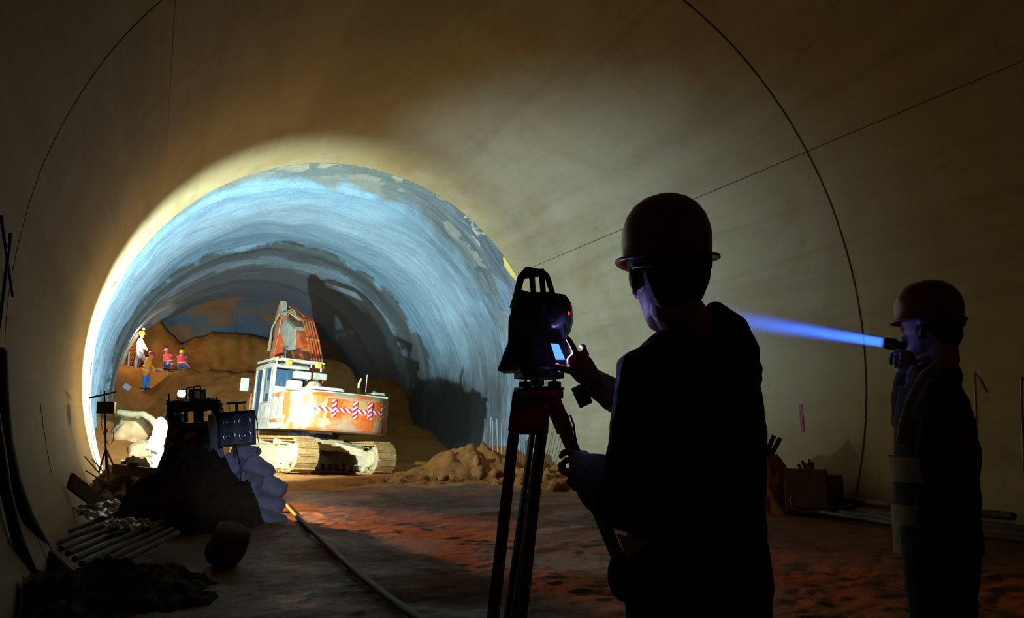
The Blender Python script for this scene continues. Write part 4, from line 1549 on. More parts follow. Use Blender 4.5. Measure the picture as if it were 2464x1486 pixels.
hn.prism([(-.085, .25), (-.066, .31), (-.02, .295), (.04, .295), (.05, .25)], 'y', -.045, .045)
hn.build('carrying_handle', 'instrument_body', ts, bevel=.003)
light('display_light', 'AREA', O3 + TM.to_3x3() @ V((.064, -.100, .110)), .75, (.40, .38, 1.0), hc + base if False else root_mat(SURV) @ hc, shape='RECTANGLE', size=.035, size_y=.06)

# small box hanging from the raised wrist
ph = empty('pouch', 'small dark box hanging on a cord below the raised wrist', 'small device', at(1400, 951, 2.12))
Rp = rotz(-PSI) @ Matrix.Rotation(radians(-24), 3, 'Y')
MB(Rp.to_4x4()).box((0, 0, 0), (.040, .014, .062)).build('case', 'black_plastic', ph, bevel=.004)
MB(Rp.to_4x4()).box((0, -.0078, 0), (.028, .002, .050)).build('front_glass', 'flood_glass', ph, bevel=.001)
pw = at(1420, 922, 2.13) - V(ph.location)
MB().tube([Rp @ V((.0, 0, .031)), pw * .5 + V((0, 0, .002)), pw], .0022, 6).build('cord', 'rubber', ph)


# ------------------------------------------------------------------ workers on the bench
def worker(label, pts, face, cols, d, scale=1.0, sit=False):
    """pts: dict of picture points of a distant worker about d metres away"""
    W = {}
    for k, v in pts.items():
        W[k] = at(v[0], v[1], d + (v[2] if len(v) > 2 else 0))
    o = W['base'] if 'base' in W else (W['fl'] + W['fr']) / 2
    rt = empty('person', label, 'person', o, (0, 0, 0), group=None)
    L = {k: v - o for k, v in W.items()}
    Rw = rotz(face)
    sx = Rw @ V((1, 0, 0))
    b = MB()
    head(b, L['head'], Rw, 1.0 * scale)
    b.tube([L['head'] + V((0, 0, -.06)), L['chest'] + V((0, 0, .12))], .055, 12, round_=True)
    b.tube([L['chest'] + V((0, 0, .12)), L['chest'], L['hip']], [(.12, .08), (.17, .11), (.16, .11)], 14, side=sx, round_=True)
    for s_, sh in ((-1, 'l'), (1, 'r')):
        shd = L['chest'] + sx * .19 * s_ + V((0, 0, .12))
        b.tube([shd, L['e' + sh], L['w' + sh]], [.05, .04, .03], 10, round_=True)
        hp = L['hip'] + sx * .09 * s_
        b.tube([hp, L['k' + sh], L['f' + sh] + V((0, 0, .06))], [.08, .06, .04], 10, round_=True)
        hd_ = (L['w' + sh] - L['e' + sh]).normalized()
        hand(b, L['w' + sh], hd_, V((0, 0, -1)) if abs(hd_.z) < .8 else Rw @ V((0, 1, 0)), sx * -s_, [(.5, .5, .4)] * 4, rf=.010)
    b.build('body', 'skin_far', rt, voxel=.014, smo=2, smooth=True)
    helmet(rt, L['head'] + V((0, 0, .045)), Rw, cols[0], 1.08, strap=False)
    t = MB()
    t.tube([L['chest'] + V((0, 0, .15)), L['chest'] + V((0, 0, .08)), L['chest'], L['hip'] + V((0, 0, -.02))], [(.11, .09), (.19, .12), (.19, .135), (.18, .14)], 16, side=sx, round_=True)
    for s_, sh in ((-1, 'l'), (1, 'r')):
        shd = L['chest'] + sx * .18 * s_ + V((0, 0, .11))
        t.tube([shd, L['e' + sh], L['w' + sh]], [.07, .06, .048], 12, round_=True)
    t.build('shirt', cols[1], rt, voxel=.016, smo=2, smooth=True)
    v_ = MB()
    a, c_ = L['chest'] + V((0, 0, .14)), L['hip'] + V((0, 0, -.06))
    v_.tube([a, L['chest'], c_], [(.17, .12), (.205, .155), (.195, .16)], 18, side=sx, round_=True)
    vo_ = v_.build('vest', cols[2], rt, smooth=True)
    for q in (.45, .72):
        p0, p1 = a.lerp(c_, q), a.lerp(c_, q + .10)
        MB().tube([p0, p1], [(.208, .166), (.206, .168)], 18, side=sx).build('reflective_strip', 'white_cloth', vo_)
    t = MB()
    for s_, sh in ((-1, 'l'), (1, 'r')):
        hp = L['hip'] + sx * .09 * s_
        t.tube([hp + V((0, 0, .04)), L['k' + sh], L['f' + sh] + V((0, 0, .08))], [.115, .085, .065], 12, round_=True)
    t.build('trousers', cols[3], rt, voxel=.018, smo=2, smooth=True)
    for s_, sh in ((-1, 'l'), (1, 'r')):
        f_ = L['f' + sh]
        fw = Rw @ V((0, 1, 0))
        MB().tube([f_ - fw * .08 + V((0, 0, .05)), f_ + fw * .05 + V((0, 0, .05)), f_ + fw * .16 + V((0, 0, .035))], [.05, .05, .035], 10, round_=True).build('boot', 'rubber', rt, smooth=True)
    return rt


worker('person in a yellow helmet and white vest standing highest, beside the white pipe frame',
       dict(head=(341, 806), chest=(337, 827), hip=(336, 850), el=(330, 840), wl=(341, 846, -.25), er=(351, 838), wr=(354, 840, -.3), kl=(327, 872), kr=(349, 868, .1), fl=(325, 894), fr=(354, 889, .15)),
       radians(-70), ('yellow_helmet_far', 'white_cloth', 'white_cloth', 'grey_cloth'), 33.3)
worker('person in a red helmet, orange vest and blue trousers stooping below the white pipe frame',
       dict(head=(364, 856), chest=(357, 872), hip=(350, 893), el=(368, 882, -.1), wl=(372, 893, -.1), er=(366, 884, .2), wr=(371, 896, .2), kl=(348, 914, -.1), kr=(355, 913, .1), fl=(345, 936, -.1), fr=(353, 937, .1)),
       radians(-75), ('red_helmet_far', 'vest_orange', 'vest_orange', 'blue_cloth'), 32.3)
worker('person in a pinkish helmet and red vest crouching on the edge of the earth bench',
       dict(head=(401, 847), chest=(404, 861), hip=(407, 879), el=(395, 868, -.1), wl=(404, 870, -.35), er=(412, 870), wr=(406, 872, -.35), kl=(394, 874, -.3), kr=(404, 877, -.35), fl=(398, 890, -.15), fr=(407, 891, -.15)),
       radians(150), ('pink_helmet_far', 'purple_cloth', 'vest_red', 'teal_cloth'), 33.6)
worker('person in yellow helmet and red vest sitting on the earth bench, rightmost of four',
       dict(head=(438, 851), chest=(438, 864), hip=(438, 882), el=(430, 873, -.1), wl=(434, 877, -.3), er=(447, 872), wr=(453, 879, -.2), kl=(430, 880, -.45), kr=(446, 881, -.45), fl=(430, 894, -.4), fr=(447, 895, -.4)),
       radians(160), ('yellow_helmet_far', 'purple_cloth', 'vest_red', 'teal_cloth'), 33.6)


# ------------------------------------------------------------------ heap, lamps and litter on the left
def sack(label, px, py, d, size, rot, mat, seed, group=None, name='sack', cat='sack', w_=None):
    p = w_ if w_ is not None else at(px, py, d)
    mb = MB()
    Rr = rotz(rot[2] - PSI) @ Matrix.Rotation(rot[1], 3, 'Y') @ Matrix.Rotation(rot[0], 3, 'X')
    nu, nv = 28, 16
    vs = []
    for i in range(nv + 1):
        a = -pi / 2 + pi * i / nv
        for j in range(nu):
            b = 2 * pi * j / nu
            f = lambda t, e: (abs(t) ** e) * (1 if t > 0 else -1)
            q = V((f(cos(a), .8) * f(cos(b), .55), f(cos(a), .8) * f(sin(b), .55), f(sin(a), .9)))
            k = 1 + .14 * fn(q.x * 1.2 + seed, q.y * 1.2, q.z + seed, 1.3) - .16 * (abs(q.x) > .8) * (1 - abs(q.z))
            vs.append(Rr @ V((q.x * size[0] / 2 * k, q.y * size[1] / 2 * k, q.z * size[2] / 2 * k)))
    fs = []
    for i in range(nv):
        for j in range(nu):
            j2 = (j + 1) % nu
            fs.append((i * nu + j, i * nu + j2, (i + 1) * nu + j2, (i + 1) * nu + j))
    fs.append(tuple(reversed(range(nu))))
    fs.append(tuple(range(nv * nu, (nv + 1) * nu)))
    mb.add(vs, fs)
    o = mb.build(name, mat, None, smooth=True, disp=.035, dscale=.10)
    o.location = p
    return tag(o, label, cat, group)


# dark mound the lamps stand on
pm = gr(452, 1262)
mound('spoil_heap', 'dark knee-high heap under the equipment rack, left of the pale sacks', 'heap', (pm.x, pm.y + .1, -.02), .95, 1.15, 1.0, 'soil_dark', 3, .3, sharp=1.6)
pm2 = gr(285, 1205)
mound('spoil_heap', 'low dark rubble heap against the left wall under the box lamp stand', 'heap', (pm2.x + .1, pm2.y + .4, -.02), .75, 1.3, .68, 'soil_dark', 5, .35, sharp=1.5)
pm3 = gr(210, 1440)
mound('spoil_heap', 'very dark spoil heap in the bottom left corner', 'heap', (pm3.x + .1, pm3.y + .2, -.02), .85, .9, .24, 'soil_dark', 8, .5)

GS = 'pale sacks heaped below the four-lens lamp'
for lab, px, py, d, sz, rt_, sd_ in (
        ('pale sack at the very top of the heap, just under the four-lens lamp', 590, 1093, 10.9, (.46, .34, .26), (0, .1, .2), 1),
        ('pale sack bulging below the left corner of the four-lens lamp', 556, 1125, 10.7, (.40, .36, .40), (.1, .5, 0), 2),
        ('pale sack sloping down to the right, second from the top of the heap', 622, 1128, 10.8, (.50, .36, .30), (0, .65, .1), 3),
        ('pale sack in the middle of the heap, crossed by a hanging cord', 588, 1168, 10.5, (.56, .40, .34), (.2, .1, 0), 4),
        ('pale rounded sack sticking out furthest right', 655, 1172, 10.7, (.46, .40, .30), (0, .55, .2), 5),
        ('small bluish sack at the left flank of the heap', 552, 1172, 10.4, (.30, .34, .24), (0, -.3, 0), 6),
        ('pale sack lying under the one furthest right', 640, 1212, 10.5, (.60, .42, .28), (0, .28, .1), 7),
        ('bluish sack in the lower left of the heap', 580, 1218, 10.2, (.44, .40, .34), (0, .3, 0), 8),
        ('brightest bluish sack, second lowest on the right of the heap', 642, 1247, 10.2, (.62, .44, .22), (0, .30, 0), 9),
        ('lowest bluish sack of the heap, its end pointing to the floor hose', 650, 1282, 9.9, (.58, .40, .20), (0, .42, -.1), 10)):
    sack(lab, px, py, d, sz, rt_, 'sack_white', sd_, GS)
p = gr(545, 1362)
sack('single slumped brown sack on the floor in front of the dark heap', 0, 0, 0, (.38, .30, .40), (0, .35, .3), 'sack_brown', 21, w_=V((p.x, p.y, .19)))

# equipment rack on top of the heap
DR = 10.9
rk0 = at(465, 1100, DR)
rack = empty('equipment_rack', 'ragged dark rack of gear with bright gaps, standing on the dark heap', 'equipment rack', rk0)
Q = lambda px, py, dd=0: at(px, py, DR + dd) - rk0
b = MB()
for px, dd in ((412, 0), (524, 0), (415, .4), (520, .4)):
    b.bar(Q(px + 2, 1140, dd), Q(px, 966, dd), .09 if px < 420 else .07, .07, side=CR)
b.build('post', 'black_steel', rack, bevel=.01)
b = MB()
b.bar(Q(404, 978), Q(530, 974), .16, .09, side=(0, 0, 1)).bar(Q(404, 978, .4), Q(530, 974, .4), .14, .09, side=(0, 0, 1))
b.box(Q(468, 972, .2), (.70, .40, .05), rotz(-PSI))
b.ell(Q(440, 968, .1), (.16, .12, .06)).ell(Q(500, 966, .2), (.18, .12, .055))
b.build('top_shelf', 'black_steel', rack, voxel=.02, disp=.05, dscale=.08)
b = MB()
b.box(Q(468, 1062, .2), (.66, .40, .56), rotz(-PSI)).box(Q(425, 1040, .1), (.14, .3, .5), rotz(-PSI))
b.ell(Q(430, 1075, .0), (.2, .2, .3)).ell(Q(500, 1080, .0), (.2, .2, .28))
b.build('wrapped_motor', 'rubber', rack, voxel=.02, smo=3, disp=.07, dscale=.12, smooth=True)
b = MB()
for px, w_ in ((428, .04), (447, .05), (478, .14), (516, .08)):
    b.bar(Q(px, 985, .1), Q(px + 1, 1015, .1), w_, .06, side=CR)
b.build('hanging_gear', 'black_steel', rack, bevel=.01)
MB().tube([Q(438, 1026, -.14), Q(482, 1027, -.14)], .035, 16, round_=True).build('cross_tube', 'flood_body', rack, smooth=True)
b = MB()
b.ell(Q(455, 1053, -.16), (.06, .04, .09)).ell(Q(465, 1046, -.16), (.04, .03, .05))
b.build('red_rag', 'red_plastic', rack, voxel=.012, disp=.03, dscale=.05, smooth=True)
b = MB()
b.tube([Q(508, 1000, -.12), Q(514, 1040, -.16), Q(522, 1085, -.2), Q(528, 1130, -.2)], [(.05, .03), (.07, .03), (.09, .04), (.10, .04)], 12, side=CR, round_=True)
b.build('hanging_cloth', 'sack_white', rack, smooth=True, disp=.03, dscale=.06)
b = MB()
for a_, c_ in (((408, 966), (406, 946)), ((524, 970), (520, 955)), ((530, 972), (537, 990)), ((410, 970), (400, 962)), ((404, 990), (399, 1010)), ((528, 968), (512, 960))):
    b.bar(Q(*a_), Q(*c_), .02, .02, side=CR)
b.build('wire_stub', 'black_steel', rack)
# dark projector body on top of the rack
pj0 = at(473, 966, 10.9)
pj = empty('projector_lamp', 'dark open-framed lamp head with a bluish glass front on top of the gear rack', 'lamp', pj0)
q = lambda px, py, dd=0: at(px, py, 10.9 + dd) - pj0
MB(rotz(-PSI - .25).to_4x4()).box((-.03, .05, .10), (.18, .16, .17)).ell((-.09, .05, .11), (.08, .09, .085)).build('housing', 'black_steel', pj, bevel=.01)
MB(rotz(-PSI - .25).to_4x4()).box((.02, -.036, .10), (.12, .01, .11)).build('front_glass', 'chrome', pj, bevel=.004)
b = MB()
for a_, c_ in (((450, 933), (482, 928)), ((482, 928), (484, 962)), ((450, 933), (449, 962)), ((482, 940), (492, 946)), ((492, 946), (493, 964)), ((466, 930), (466, 960))):
    b.tube([q(*a_, -.1), q(*c_, -.1)], .010, 8)
b.build('guard_frame', 'black_steel', pj)

# the burning lamp behind the rack, on its own stand
lp = empty('work_lamp', 'burning white work lamp glowing just behind the left top corner of the gear rack', 'lamp', (LAMP.x, LAMP.y, 0))
MB().ell((0, 0, LAMP.z), (.075, .05, .065)).build('bulb', 'lamp_globe', lp, smooth=True)
MB().box((0, -.03, LAMP.z - .085), (.18, .12, .04)).box((.0, -.02, LAMP.z + .075), (.14, .1, .02)).build('lamp_cradle', 'black_steel', lp, bevel=.005)
b = MB().tube([(0, 0, .5), (0, 0, LAMP.z - .08)], .018, 10)
b.build('pole', 'black_steel', lp)
for a in (0, 120, 240):
    MB().tube([(0, 0, .62), (.34 * cos(radians(a)), .34 * sin(radians(a)), .05)], .012, 8).build('leg', 'black_steel', lp)

# four-lens lamp panel
DP = 10.6
pc_ = at(570, 1031, DP)
fp = empty('floodlight', 'square unlit floodlight with four round lenses under a T-bar, above the pale sacks', 'floodlight', (pc_.x, pc_.y, .35))
Rp = rotz(-PSI + radians(14)) @ Matrix.Rotation(radians(-5), 3, 'Y')
o_ = pc_ - V((pc_.x, pc_.y, .35))
TP = Matrix.Translation(o_) @ Rp.to_4x4()
MB(TP).box((0, .04, 0), (.47, .12, .45)).build('housing', 'flood_body', fp, bevel=.015)
MB(TP).box((0, -.03, .232), (.50, .06, .03)).box((0, -.03, -.232), (.50, .05, .025)).box((-.24, -.03, 0), (.025, .05, .45)).box((.24, -.03, 0), (.025, .05, .45)).build('rim', 'black_steel', fp, bevel=.004)
RX = Matrix.Rotation(pi / 2, 3, 'X')
for x in (-.105, .105):
    for z in (-.10, .10):
        l_ = MB(TP).lathe([(.088, .0), (.092, .012), (.086, .016), (.06, .006), (.03, .0), (.001, -.002)], (x, -.022, z), RX, n=28).build('lens', 'flood_glass', fp, smooth=True)
        MB(TP).ell((x, -.026, z), (.026, .02, .026)).build('bulb', 'chrome', l_, smooth=True)
MB(TP).tube([(0, .06, .2), (0, .06, .36)], .02, 10).box((0, .06, .365), (.27, .04, .03)).tube([(-.1, .06, .36), (-.09, .06, .25)], .004, 6).tube([(.1, .06, .36), (.12, .06, .25)], .004, 6).build('t_bar', 'black_steel', fp)
MB().tube([o_ + Rp @ V((0, .11, .2)), (0, .1, -.1)], .025, 10).build('pole', 'black_steel', fp)
MB(TP).tube([(.25, 0, .18), (.28, 0, .05), (.27, 0, -.1), (.29, 0, -.25), (.24, .05, -.36)], .006, 6).build('cable', 'rubber', fp)
MB().tube([pc_ - V(fp.location) + Rp @ V((-.02, -.05, -.22)), at(578, 1120, 10.25) - V(fp.location), at(580, 1190, 10.05) - V(fp.location), at(578, 1260, 9.95) - V(fp.location)], .008, 6).build('hanging_cord', 'rubber', fp)

# box lamp on its thin stand by the left wall
sp_ = at(256, 1128, 12.6)
bs = empty('lamp_stand', 'thin black stand with a crossbar and a square box lamp near the left wall', 'lamp stand', sp_)
q = lambda px, py, dd=0: at(px, py, 12.6 + dd) - sp_
MB().tube([q(256, 1128), q(254, 1060), q(252, 940)], .016, 8).build('pole', 'black_steel', bs)
MB().bar(q(215, 957), q(281, 942), .03, .035, side=(0, 0, 1)).bar(q(243, 951), q(243, 938), .02, .02, side=CR).build('crossbar', 'black_steel', bs, bevel=.004)
MB(rotz(-PSI + .2).to_4x4()).box(q(256, 980) if False else (rotz(-PSI + .2).inverted() @ q(256, 980)), (.27, .12, .20)).build('lamp_box', 'black_steel', bs, bevel=.012)
for e in ((238, 1136), (276, 1126), (262, 1140)):
    MB().bar(q(255, 1078), q(*e), .022, .022, side=CR).build('leg', 'black_steel', bs)
MB().box(q(255, 1036), (.05, .05, .06)).build('red_clamp', 'red_plastic', bs)
MB().tube([q(246, 996), q(244, 1020), q(250, 1045), q(262, 1072), q(272, 1060), q(275, 1020), q(272, 996)], .006, 6).build('cable', 'rubber', bs)
# a plank and odds and ends lying behind it
pk = at(328, 1128, 12.2)
tag(MB().bar(at(276, 1127, 12.4), at(372, 1138, 12.0), .16, .10, side=(0, 0, 1)).build('plank', 'timber', None, bevel=.01), 'dark thick board lying behind the box lamp stand', 'board')
tag(MB().box(at(318, 1120, 12.2), (.14, .12, .10), rotz(.3)).build('wooden_block', 'timber', None, bevel=.01), 'small dark block on the thick board behind the lamp stand', 'block')

# overlit white gear between the heaps
wz = at(384, 1045, 15.4)
wg = MB()
for k, (zx, zz, r_) in enumerate(((.04, .0, .20), (.05, .4, .17), (.02, .75, .20), (.0, 1.02, .15))):
    wg.ell((zx, 0, zz + .1), (r_, r_ * .9, .28))
wg.box((-.03, 0, .85), (.36, .30, .28), Matrix.Rotation(.25, 3, 'Y'))
wg_ = wg.build('wrapped_pump', 'lit_rag', None, voxel=.02, smo=3, smooth=True, disp=.08, dscale=.16)
wg_.location = (wz.x, wz.y, 0.05)
tag(wg_, 'glaring white cloth-wrapped stack beside the dark heap, brightest thing on the left', 'wrapped equipment')
for lab, px, py, d, s_ in (('white box lit up on the orange ground right of the box lamp stand', 334, 1110, 15.6, .20),
                           ('small pale cube lying on the ground just left of the dark heap', 362, 1124, 15.0, .12),
                           ('tiny pale offcut left of the white box', 300, 1112, 15.2, .10)):
    q_ = at(px, py, d)
    o = MB().box((0, 0, 0), (s_ * 1.2, s_, s_ * .8), Euler((.15, .1, .4)).to_matrix()).build('carton', 'lit_rag', None, bevel=.01)
    o.location = (q_.x, q_.y, max(q_.z, s_ * .42))
    tag(o, lab, 'carton')


# boulders and logs on the earth slope
def rock(label, px, py, d, s_, seed, mat='rock'):
    p = at(px, py, d)
    z = terrain(p.x, p.y)
    mb = MB()
    mb.ell((0, 0, 0), (s_[0] / 2, s_[1] / 2, s_[2] / 2), rotz(seed), 22, 14)
    mb.v = [v * (1 + .35 * fn(v.x * 2 + seed, v.y * 2, v.z * 2, 1.6)) for v in mb.v]
    o = mb.build('boulder', mat, None, smooth=True)
    o.location = (p.x, p.y, z + s_[2] * .22)
    return tag(o, label, 'boulder')


rock('largest pale boulder on the orange slope left of the gear rack', 322, 985, 22, (1.1, .9, .9), 1)
rock('boulder beside the curved pipe, touching the largest boulder', 345, 1020, 20.5, (.7, .6, .6), 2)
rock('squat boulder on the slope right beside the white wrapped stack', 365, 985, 21.5, (.8, .6, .5), 3)
rock('long rock slab leaning low on the orange slope', 350, 1060, 19.5, (1.1, .4, .35), 4)
rock('small rock highest on the left slope, under the workers', 318, 955, 24, (.6, .5, .45), 5)
for lab, px, py, d, sz, sd_ in (('rough clod at the foot of the pointed earth pile', 1155, 1135, 16.4, (.35, .3, .28), 11),
                                ('dark clod half way up the pointed earth pile', 1150, 1110, 16.7, (.22, .2, .3), 12),
                                ('clod just left of the tripod legs', 1195, 1140, 16.0, (.26, .2, .2), 13),
                                ('clod seen between the tripod legs', 1270, 1135, 15.8, (.3, .25, .2), 14),
                                ('clod on the far floor edge beside the digger track', 1065, 1150, 16.2, (.25, .2, .16), 15),
                                ('clod right of the tripod at the wall foot', 1345, 1150, 15.0, (.4, .3, .22), 16)):
    p = at(px, py, d)
    mb = MB().ell((0, 0, 0), tuple(k / 2 for k in sz), None, 16, 10)
    mb.v = [v * (1 + .4 * fn(v.x * 4 + sd_, v.y * 4, v.z * 4, 1.6)) for v in mb.v]
    o = mb.build('clod', 'soil', None, smooth=True)
    o.location = (p.x, p.y, p.z if sd_ != 16 else .07)
    tag(o, lab, 'clod')
c0 = [at(288, 1000, 20.6), at(318, 1006, 20.4), at(345, 1005, 20.2), at(365, 1018, 20.0), at(382, 1040, 19.8)]
tag(MB().tube([p + V((0, 0, .1)) for p in c0], .085, 12, round_=True).build('pipe', 'muddy_steel', None, smooth=True), 'bent pale pipe lying on the orange slope between the boulders', 'pipe')

# pipe frame by the workers
fr0 = at(300, 890, 33.6)
fm = empty('scaffold', 'white pipe frame with orange lattice and grey box at the left of the earth bench', 'frame', fr0)
q = lambda px, py, dd=0: at(px, py, 33.6 + dd) - fr0
for pts, r_ in ((((291, 878), (306, 840), (330, 804)), .11), (((290, 882), (325, 886)), .09), (((327, 886), (382, 888)), .08),
                (((371, 889), (412, 892), (440, 896), (470, 900)), .06), (((311, 846), (308, 890), (304, 930)), .045)):
    MB().tube([q(*p_) for p_ in pts], r_, 10, round_=True).build('pipe', 'white_paint', fm, smooth=True)
b = MB()
for k in range(8):
    t_ = k / 7
    b.tube([q(300 + 34 * t_, 878, .2), q(326 + 20 * t_, 820 + 12 * t_, .2)], .03, 6)
    b.tube([q(296 + 26 * t_, 875 - 50 * t_, .2), q(338 + 8 * t_, 880 - 50 * t_, .2)], .03, 6)
b.build('lattice', 'boom_orange', fm)
MB().box(q(353, 886, -.3), (.28, .2, .32), rotz(-.4)).build('grey_box', 'grey_cloth', fm, bevel=.02)
for px, py in ((329, 794), (346, 791)):
    MB().ell(q(px, py), (.07, .07, .06)).build('fitting', 'white_cloth', fm, smooth=True)
o = MB().box(at(305, 930, 30.0), (.3, .2, .22), Euler((.2, .6, .2)).to_matrix()).build('toolbox', 'grey_cloth', None, bevel=.02)
tag(o, 'small grey box on the steep earth below the pipe frame', 'box')


# ------------------------------------------------------------------ wires and hoses on the left lining
def wl(px, py, off=.03, R_=None):
    R_ = (R_ or RL) - off
    o, q_ = V((0, 0, HC)), CF + CR * ((px - 1232) / FPX) - CU * ((py - 743) / FPX)
    ox, oz = o.x - AX, o.z - ZC
    a, b, c_ = q_.x ** 2 + q_.z ** 2, 2 * (ox * q_.x + oz * q_.z), ox * ox + oz * oz - R_ * R_
    t_ = (-b + sqrt(b * b - 4 * a * c_)) / (2 * a)
    return o + q_ * t_


def wcurve(y, z, off=.03):
    return V((AX - sqrt((RL - off) ** 2 - (z - ZC) ** 2), y, z))


GC = 'pale wires fixed down the left wall'
for k, (ya, zt, lab) in enumerate(((17.2, 3.3, 'pale wire on the bright left wall, nearest to the camera'), (17.6, 4.3, 'longest pale wire on the bright left wall'),
                                   (17.95, 2.6, 'pale wire with a slack loop on the bright left wall'), (18.3, 2.9, 'pale wire nearest the end of the lining on the left wall'))):
    pts = []
    for i in range(13):
        z = zt + (.4 - zt) * i / 12
        pts.append(wcurve(ya + .09 * sin(i * 1.3 + k), z, .035))
    tag(MB().tube(pts, .014, 6).build('wire', ['rebar_light', 'white_paint', 'rubber', 'rebar_light'][k], None, smooth=True), lab, 'wire', GC)
hs = [wl(2, 850), wl(6, 960), wl(14, 1060), wl(34, 1160), wl(62, 1240)]
e_ = gr(112, 1335, .06)
hs += [e_ + V((-.04, 0, .1)), e_, gr(190, 1400, .05)]
tag(MB().tube(hs, .055, 12, round_=True).build('hose', 'rubber', None, smooth=True), 'thick black hose coming down the near left wall onto the floor', 'hose')
hs = [wl(-20, 960, .05), wl(0, 1080, .05), wl(14, 1180, .05), wl(40, 1290, .05), gr(82, 1392, .05), gr(150, 1450, .05)]
tag(MB().tube(hs, .040, 12, round_=True).build('hose', 'rubber', None, smooth=True), 'thinner black hose at the left picture edge beside the thick one', 'hose')
for lab, a, c_ in (('straight dark rod leaning on the near left wall, crossing the other rod', (3, 520), (31, 712)), ('dark rod on the near left wall that leans the opposite way', (26, 560), (-2, 790))):
    tag(MB().tube([wl(*a, .05), wl(*c_, .04)], .014, 8).build('rod', 'black_steel', None), lab, 'rod')
# cracks in the lining concrete
def crack(pts, side_w=.010):
    out = []
    for (a, c_), (e, f) in zip(pts[:-1], pts[1:]):
        for t_ in (0, .34, .67):
            out.append(wl(a + (e - a) * t_ + random.uniform(-2, 2), c_ + (f - c_) * t_, -.002))
    out.append(wl(*pts[-1], -.002))
    return MB().tube(out, side_w, 5)


struct(crack([(97, 970), (103, 1020), (112, 1080), (124, 1140)], .008).build('wall_left_crack', 'groove', None))
struct(crack([(70, 950), (78, 1000), (88, 1038)], .007).build('wall_left_crack', 'groove', None))

# timber and sheet litter on the floor at the left
GT = 'long poles lying in a bundle on the left of the floor'
labs = ['pole nearest the left wall in the floor bundle', 'second pole from the left wall in the floor bundle', 'third pole from the left wall in the floor bundle',
        'middle pole of the floor bundle', 'pole just right of the middle of the floor bundle', 'third pole from the open side of the floor bundle', 'second pole from the open side of the floor bundle',
        'pole on the open side of the floor bundle, nearest the camera']
for k in range(8):
    a = gr(112 + 17 * k, 1296 + 12 * k, .07 + .03 * (k % 3))
    c_ = gr(330 + 14 * k, 1218 + 9 * k, .09 + .035 * ((k + 1) % 3))
    tag(MB().tube([a, c_], .028, 8).build('pole', 'timber', None), labs[k], 'pole', GT)
b = MB()
for k, (px, py) in enumerate(((256, 1222), (310, 1264))):
    pass


def sheet(label, px, py, wx, wy, seed, z=.12):
    p = gr(px, py, z)
    n = 26
    vs, fs = [], []
    for i in range(n + 1):
        for j in range(n + 1):
            u, v_ = -1 + 2 * i / n, -1 + 2 * j / n
            vs.append((u * wx, v_ * wy, .07 * fn(u * 2 + seed, v_ * 2, seed, 1.2)))
    for i in range(n):
        for j in range(n):
            a = i * (n + 1) + j
            fs.append((a, a + 1, a + n + 2, a + n + 1))
    o = MB().add(vs, fs).build('plastic_sheet', 'plastic_sheet', None, smooth=True, solid=.003)
    o.location = p
    o.rotation_euler = (.15, -.1, .4 * seed)
    return tag(o, label, 'plastic sheet')


sheet('crumpled shiny plastic sheet on the pole bundle near the left wall', 248, 1226, .26, .34, 1, .2)
sheet('small crumpled plastic sheet right of the bigger one', 312, 1262, .2, .2, 2.3, .2)
p = gr(316, 1229, .2)
o = MB().lathe([(.055, 0), (.07, .002), (.072, .008), (.052, .012), (.048, .05), (.03, .07), (.005, .074)], n=20).build('cap', 'red_plastic', None, smooth=True)
o.location = p + V((0, 0, .02))
tag(o, 'small dark red cap on the floor litter behind the plastic sheets', 'cap')
tag(MB().bar(wl(168, 1155, .08), gr(262, 1228, .10), .20, .045, side=(0, 0, 1)).build('plank', 'timber', None, bevel=.006), 'wide dark plank leaning from the left wall down to the plastic sheet', 'board')
a = gr(250, 1388, .06)
c_ = gr(400, 1392, .06)
tag(MB().bar(a, c_, .26, .05, side=V((sin(PSI), cos(PSI), 0))).build('plank', 'timber', None, bevel=.006), 'short brown board lying flat in front of the brown sack', 'board')
tag(MB().bar(gr(247, 1360, .13), gr(282, 1364, .13), .012, .006, side=(0, 0, 1)).build('metal_strip', 'chrome', None), 'thin shiny metal strip beside the flat brown board', 'metal strip')
GK = 'thin sticks stuck in the rubble by the left wall'
for k, (lab, a, c_) in enumerate((('stick leaning left beside the lamp stand foot', (204, 1098), (250, 1150)), ('longer low stick left of the lamp stand', (207, 1132), (252, 1160)), ('steep stick crossing behind the lamp stand foot', (222, 1104), (262, 1150)))):
    tag(MB().tube([at(*a, 11.8), at(*c_, 11.4)], .010, 6).build('stick', 'timber', None), lab, 'stick', GK)

# hose on the floor
hp = [gr(x_, y_, .03) for x_, y_ in ((650, 1168), (690, 1215), (716, 1244), (745, 1272), (790, 1314), (830, 1352), (880, 1394), (935, 1438), (1000, 1484), (1080, 1540))]
tag(MB().tube(hp, .030, 12, round_=True).build('hose', 'hose_mud', None, smooth=True), 'muddy hose running along the floor from the pale sacks to the bottom edge', 'hose')

# ------------------------------------------------------------------ right-hand side
GB = 'upright steel bars at the foot of the right rock wall'
for k in range(13):
    px = 1168 + 9.6 * k + random.uniform(-2, 2)
    d = 20.2 - .10 * k
    f = at(px, 1100 + .9 * k, d)
    top = f + V((random.uniform(-.04, .04), random.uniform(-.04, .04), 1.0 + random.uniform(-.05, .1)))
    f.z = min(f.z, .2)
    tag(MB().tube([f, top], .014, 6).build('steel_bar', 'rebar_light', None),
        'upright steel bar in the row between the earth pile and the lining end', 'steel bar', GB)
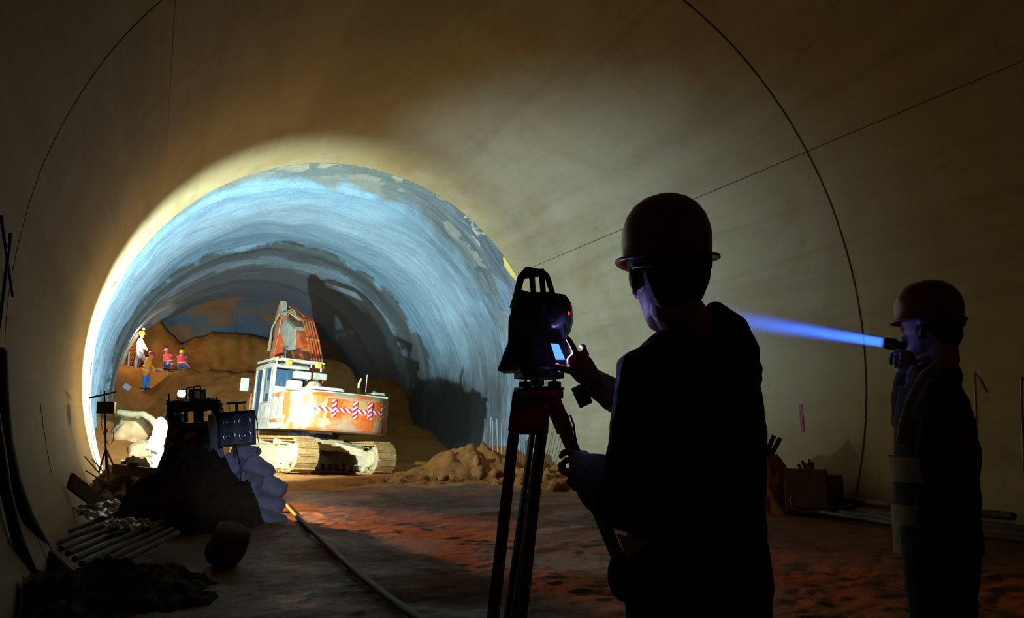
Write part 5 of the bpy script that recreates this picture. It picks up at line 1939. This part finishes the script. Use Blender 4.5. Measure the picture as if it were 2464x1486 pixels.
# stub rod and yellow sheet where the lining ends
tag(MB().tube([at(1228, 720, 20.6), at(1256, 714, 20.1)], .016, 8).build('rod', 'rebar', None), 'short rusty rod poking from the rock beside the instrument', 'rod')
vs, fs = [], []
ys_ = []
a_lo, a_hi = ang(1250, 690, YEND), ang(1210, 622, YEND)
n = 12
for i in range(n + 1):
    a = a_lo + (a_hi - a_lo) * i / n
    wdt = .05 + .30 * sin(pi * min(1, .12 + .85 * (1 - i / n))) ** .8
    for j in range(5):
        y = YEND + .05 + wdt * 1.6 * j / 4
        r = RL + .09 + .05 * j / 4 + .03 * fn(i * .6, j * .5, 1)
        vs.append((AX + r * cos(a), y, ZC + r * sin(a)))
for i in range(n):
    for j in range(4):
        q_ = i * 5 + j
        fs.append((q_, q_ + 1, q_ + 6, q_ + 5))
tag(MB().add(vs, fs).build('plastic_sheet', 'yellow_sheet', None, smooth=True, solid=.006), 'scrap of yellow sheet showing where the concrete lining ends, above the instrument', 'plastic sheet')

# pipes and scrap along the right wall
GP = 'pipes lying along the foot of the right wall'
for k, (x_, z, r_, ya, yb, lab) in enumerate(((9.02, .10, .06, 5.2, 10.0, 'thickest pipe along the right wall foot'), (8.84, .07, .05, 4.6, 9.3, 'pipe on the floor side of the bundle at the right wall'),
                                       (9.12, .23, .05, 5.6, 9.6, 'uppermost pipe of the bundle at the right wall'), (8.66, .05, .03, 4.2, 9.0, 'thin hose-like pipe furthest out from the right wall'))):
    tag(MB().tube([(x_, ya, z), (x_ - .04, (ya + yb) / 2, z - .01), (x_ + .02, yb, z + .04)], r_, 12, round_=True).build('pipe', 'hose_mud', None, smooth=True), lab, 'pipe', GP)
cr = empty('crate', 'dark scrap crate by the right wall behind the surveyor', 'crate', (at(1960, 1180, 11.1).x, at(1960, 1180, 11.1).y, 0))
b = MB(rotz(.5).to_4x4())
b.box((0, 0, .06), (.9, .6, .06)).box((-.44, 0, .36), (.04, .6, .6)).box((.44, 0, .30), (.04, .6, .48)).box((0, .29, .33), (.9, .04, .54)).box((0, -.29, .30), (.9, .04, .40))
b.build('box', 'timber', cr, bevel=.01)
b = MB(rotz(.5).to_4x4())
for k in range(5):
    b.bar((-.3 + .14 * k, -.1 + .05 * k, .2), (-.4 + .2 * k, .1, .72 + .05 * (k % 2)), .05, .03)
b.build('scrap_wood', 'timber', cr)
tag(MB().tube([at(1905, 1195, 10.4), at(1902, 1205, 10.3), at(1908, 1216, 10.2), at(1925, 1222, 10.2), at(2020, 1222, 10.4), at(2090, 1212, 10.6)], .02, 8).build('cable', 'hose_mud', None, smooth=True), 'thin bent cable lying in front of the scrap crate', 'cable')
for lab, a, c_ in (('left one of two dark slats tilted against the earth heap', (1843, 1092), (1862, 1048)), ('right one of two dark slats tilted against the earth heap', (1858, 1090), (1877, 1054))):
    tag(MB().bar(at(*a, 11.5), at(*c_, 11.7), .07, .04, side=CR).build('slat', 'black_steel', None, bevel=.006), lab, 'slat')
for lab, px, y1 in (('upright steel rod with a bent top just behind the person in profile', 2346, 896), ('upright steel rod nearest the right picture edge', 2457, 905)):
    f = at(px + 4, 1212, 9.15)
    t_ = at(px, y1, 9.15)
    tag(MB().tube([(f.x, f.y, 0), tuple(t_), tuple(t_ + CR * .07 - V((0, 0, .10))), tuple(t_ + CR * .13 - V((0, 0, .24)))], .014, 8).build('rod', 'rebar', None), lab, 'rod')
a, c_ = wl(1926, 972, .0), wl(1932, 1040, .0)
s_ = V((0, 1, 0))
o = MB().bar(a, c_, .07, .008, side=s_).build('paint_mark', 'red_mark', None)
tag(o, 'faded red painted stripe on the right lining between the two people', 'paint mark')
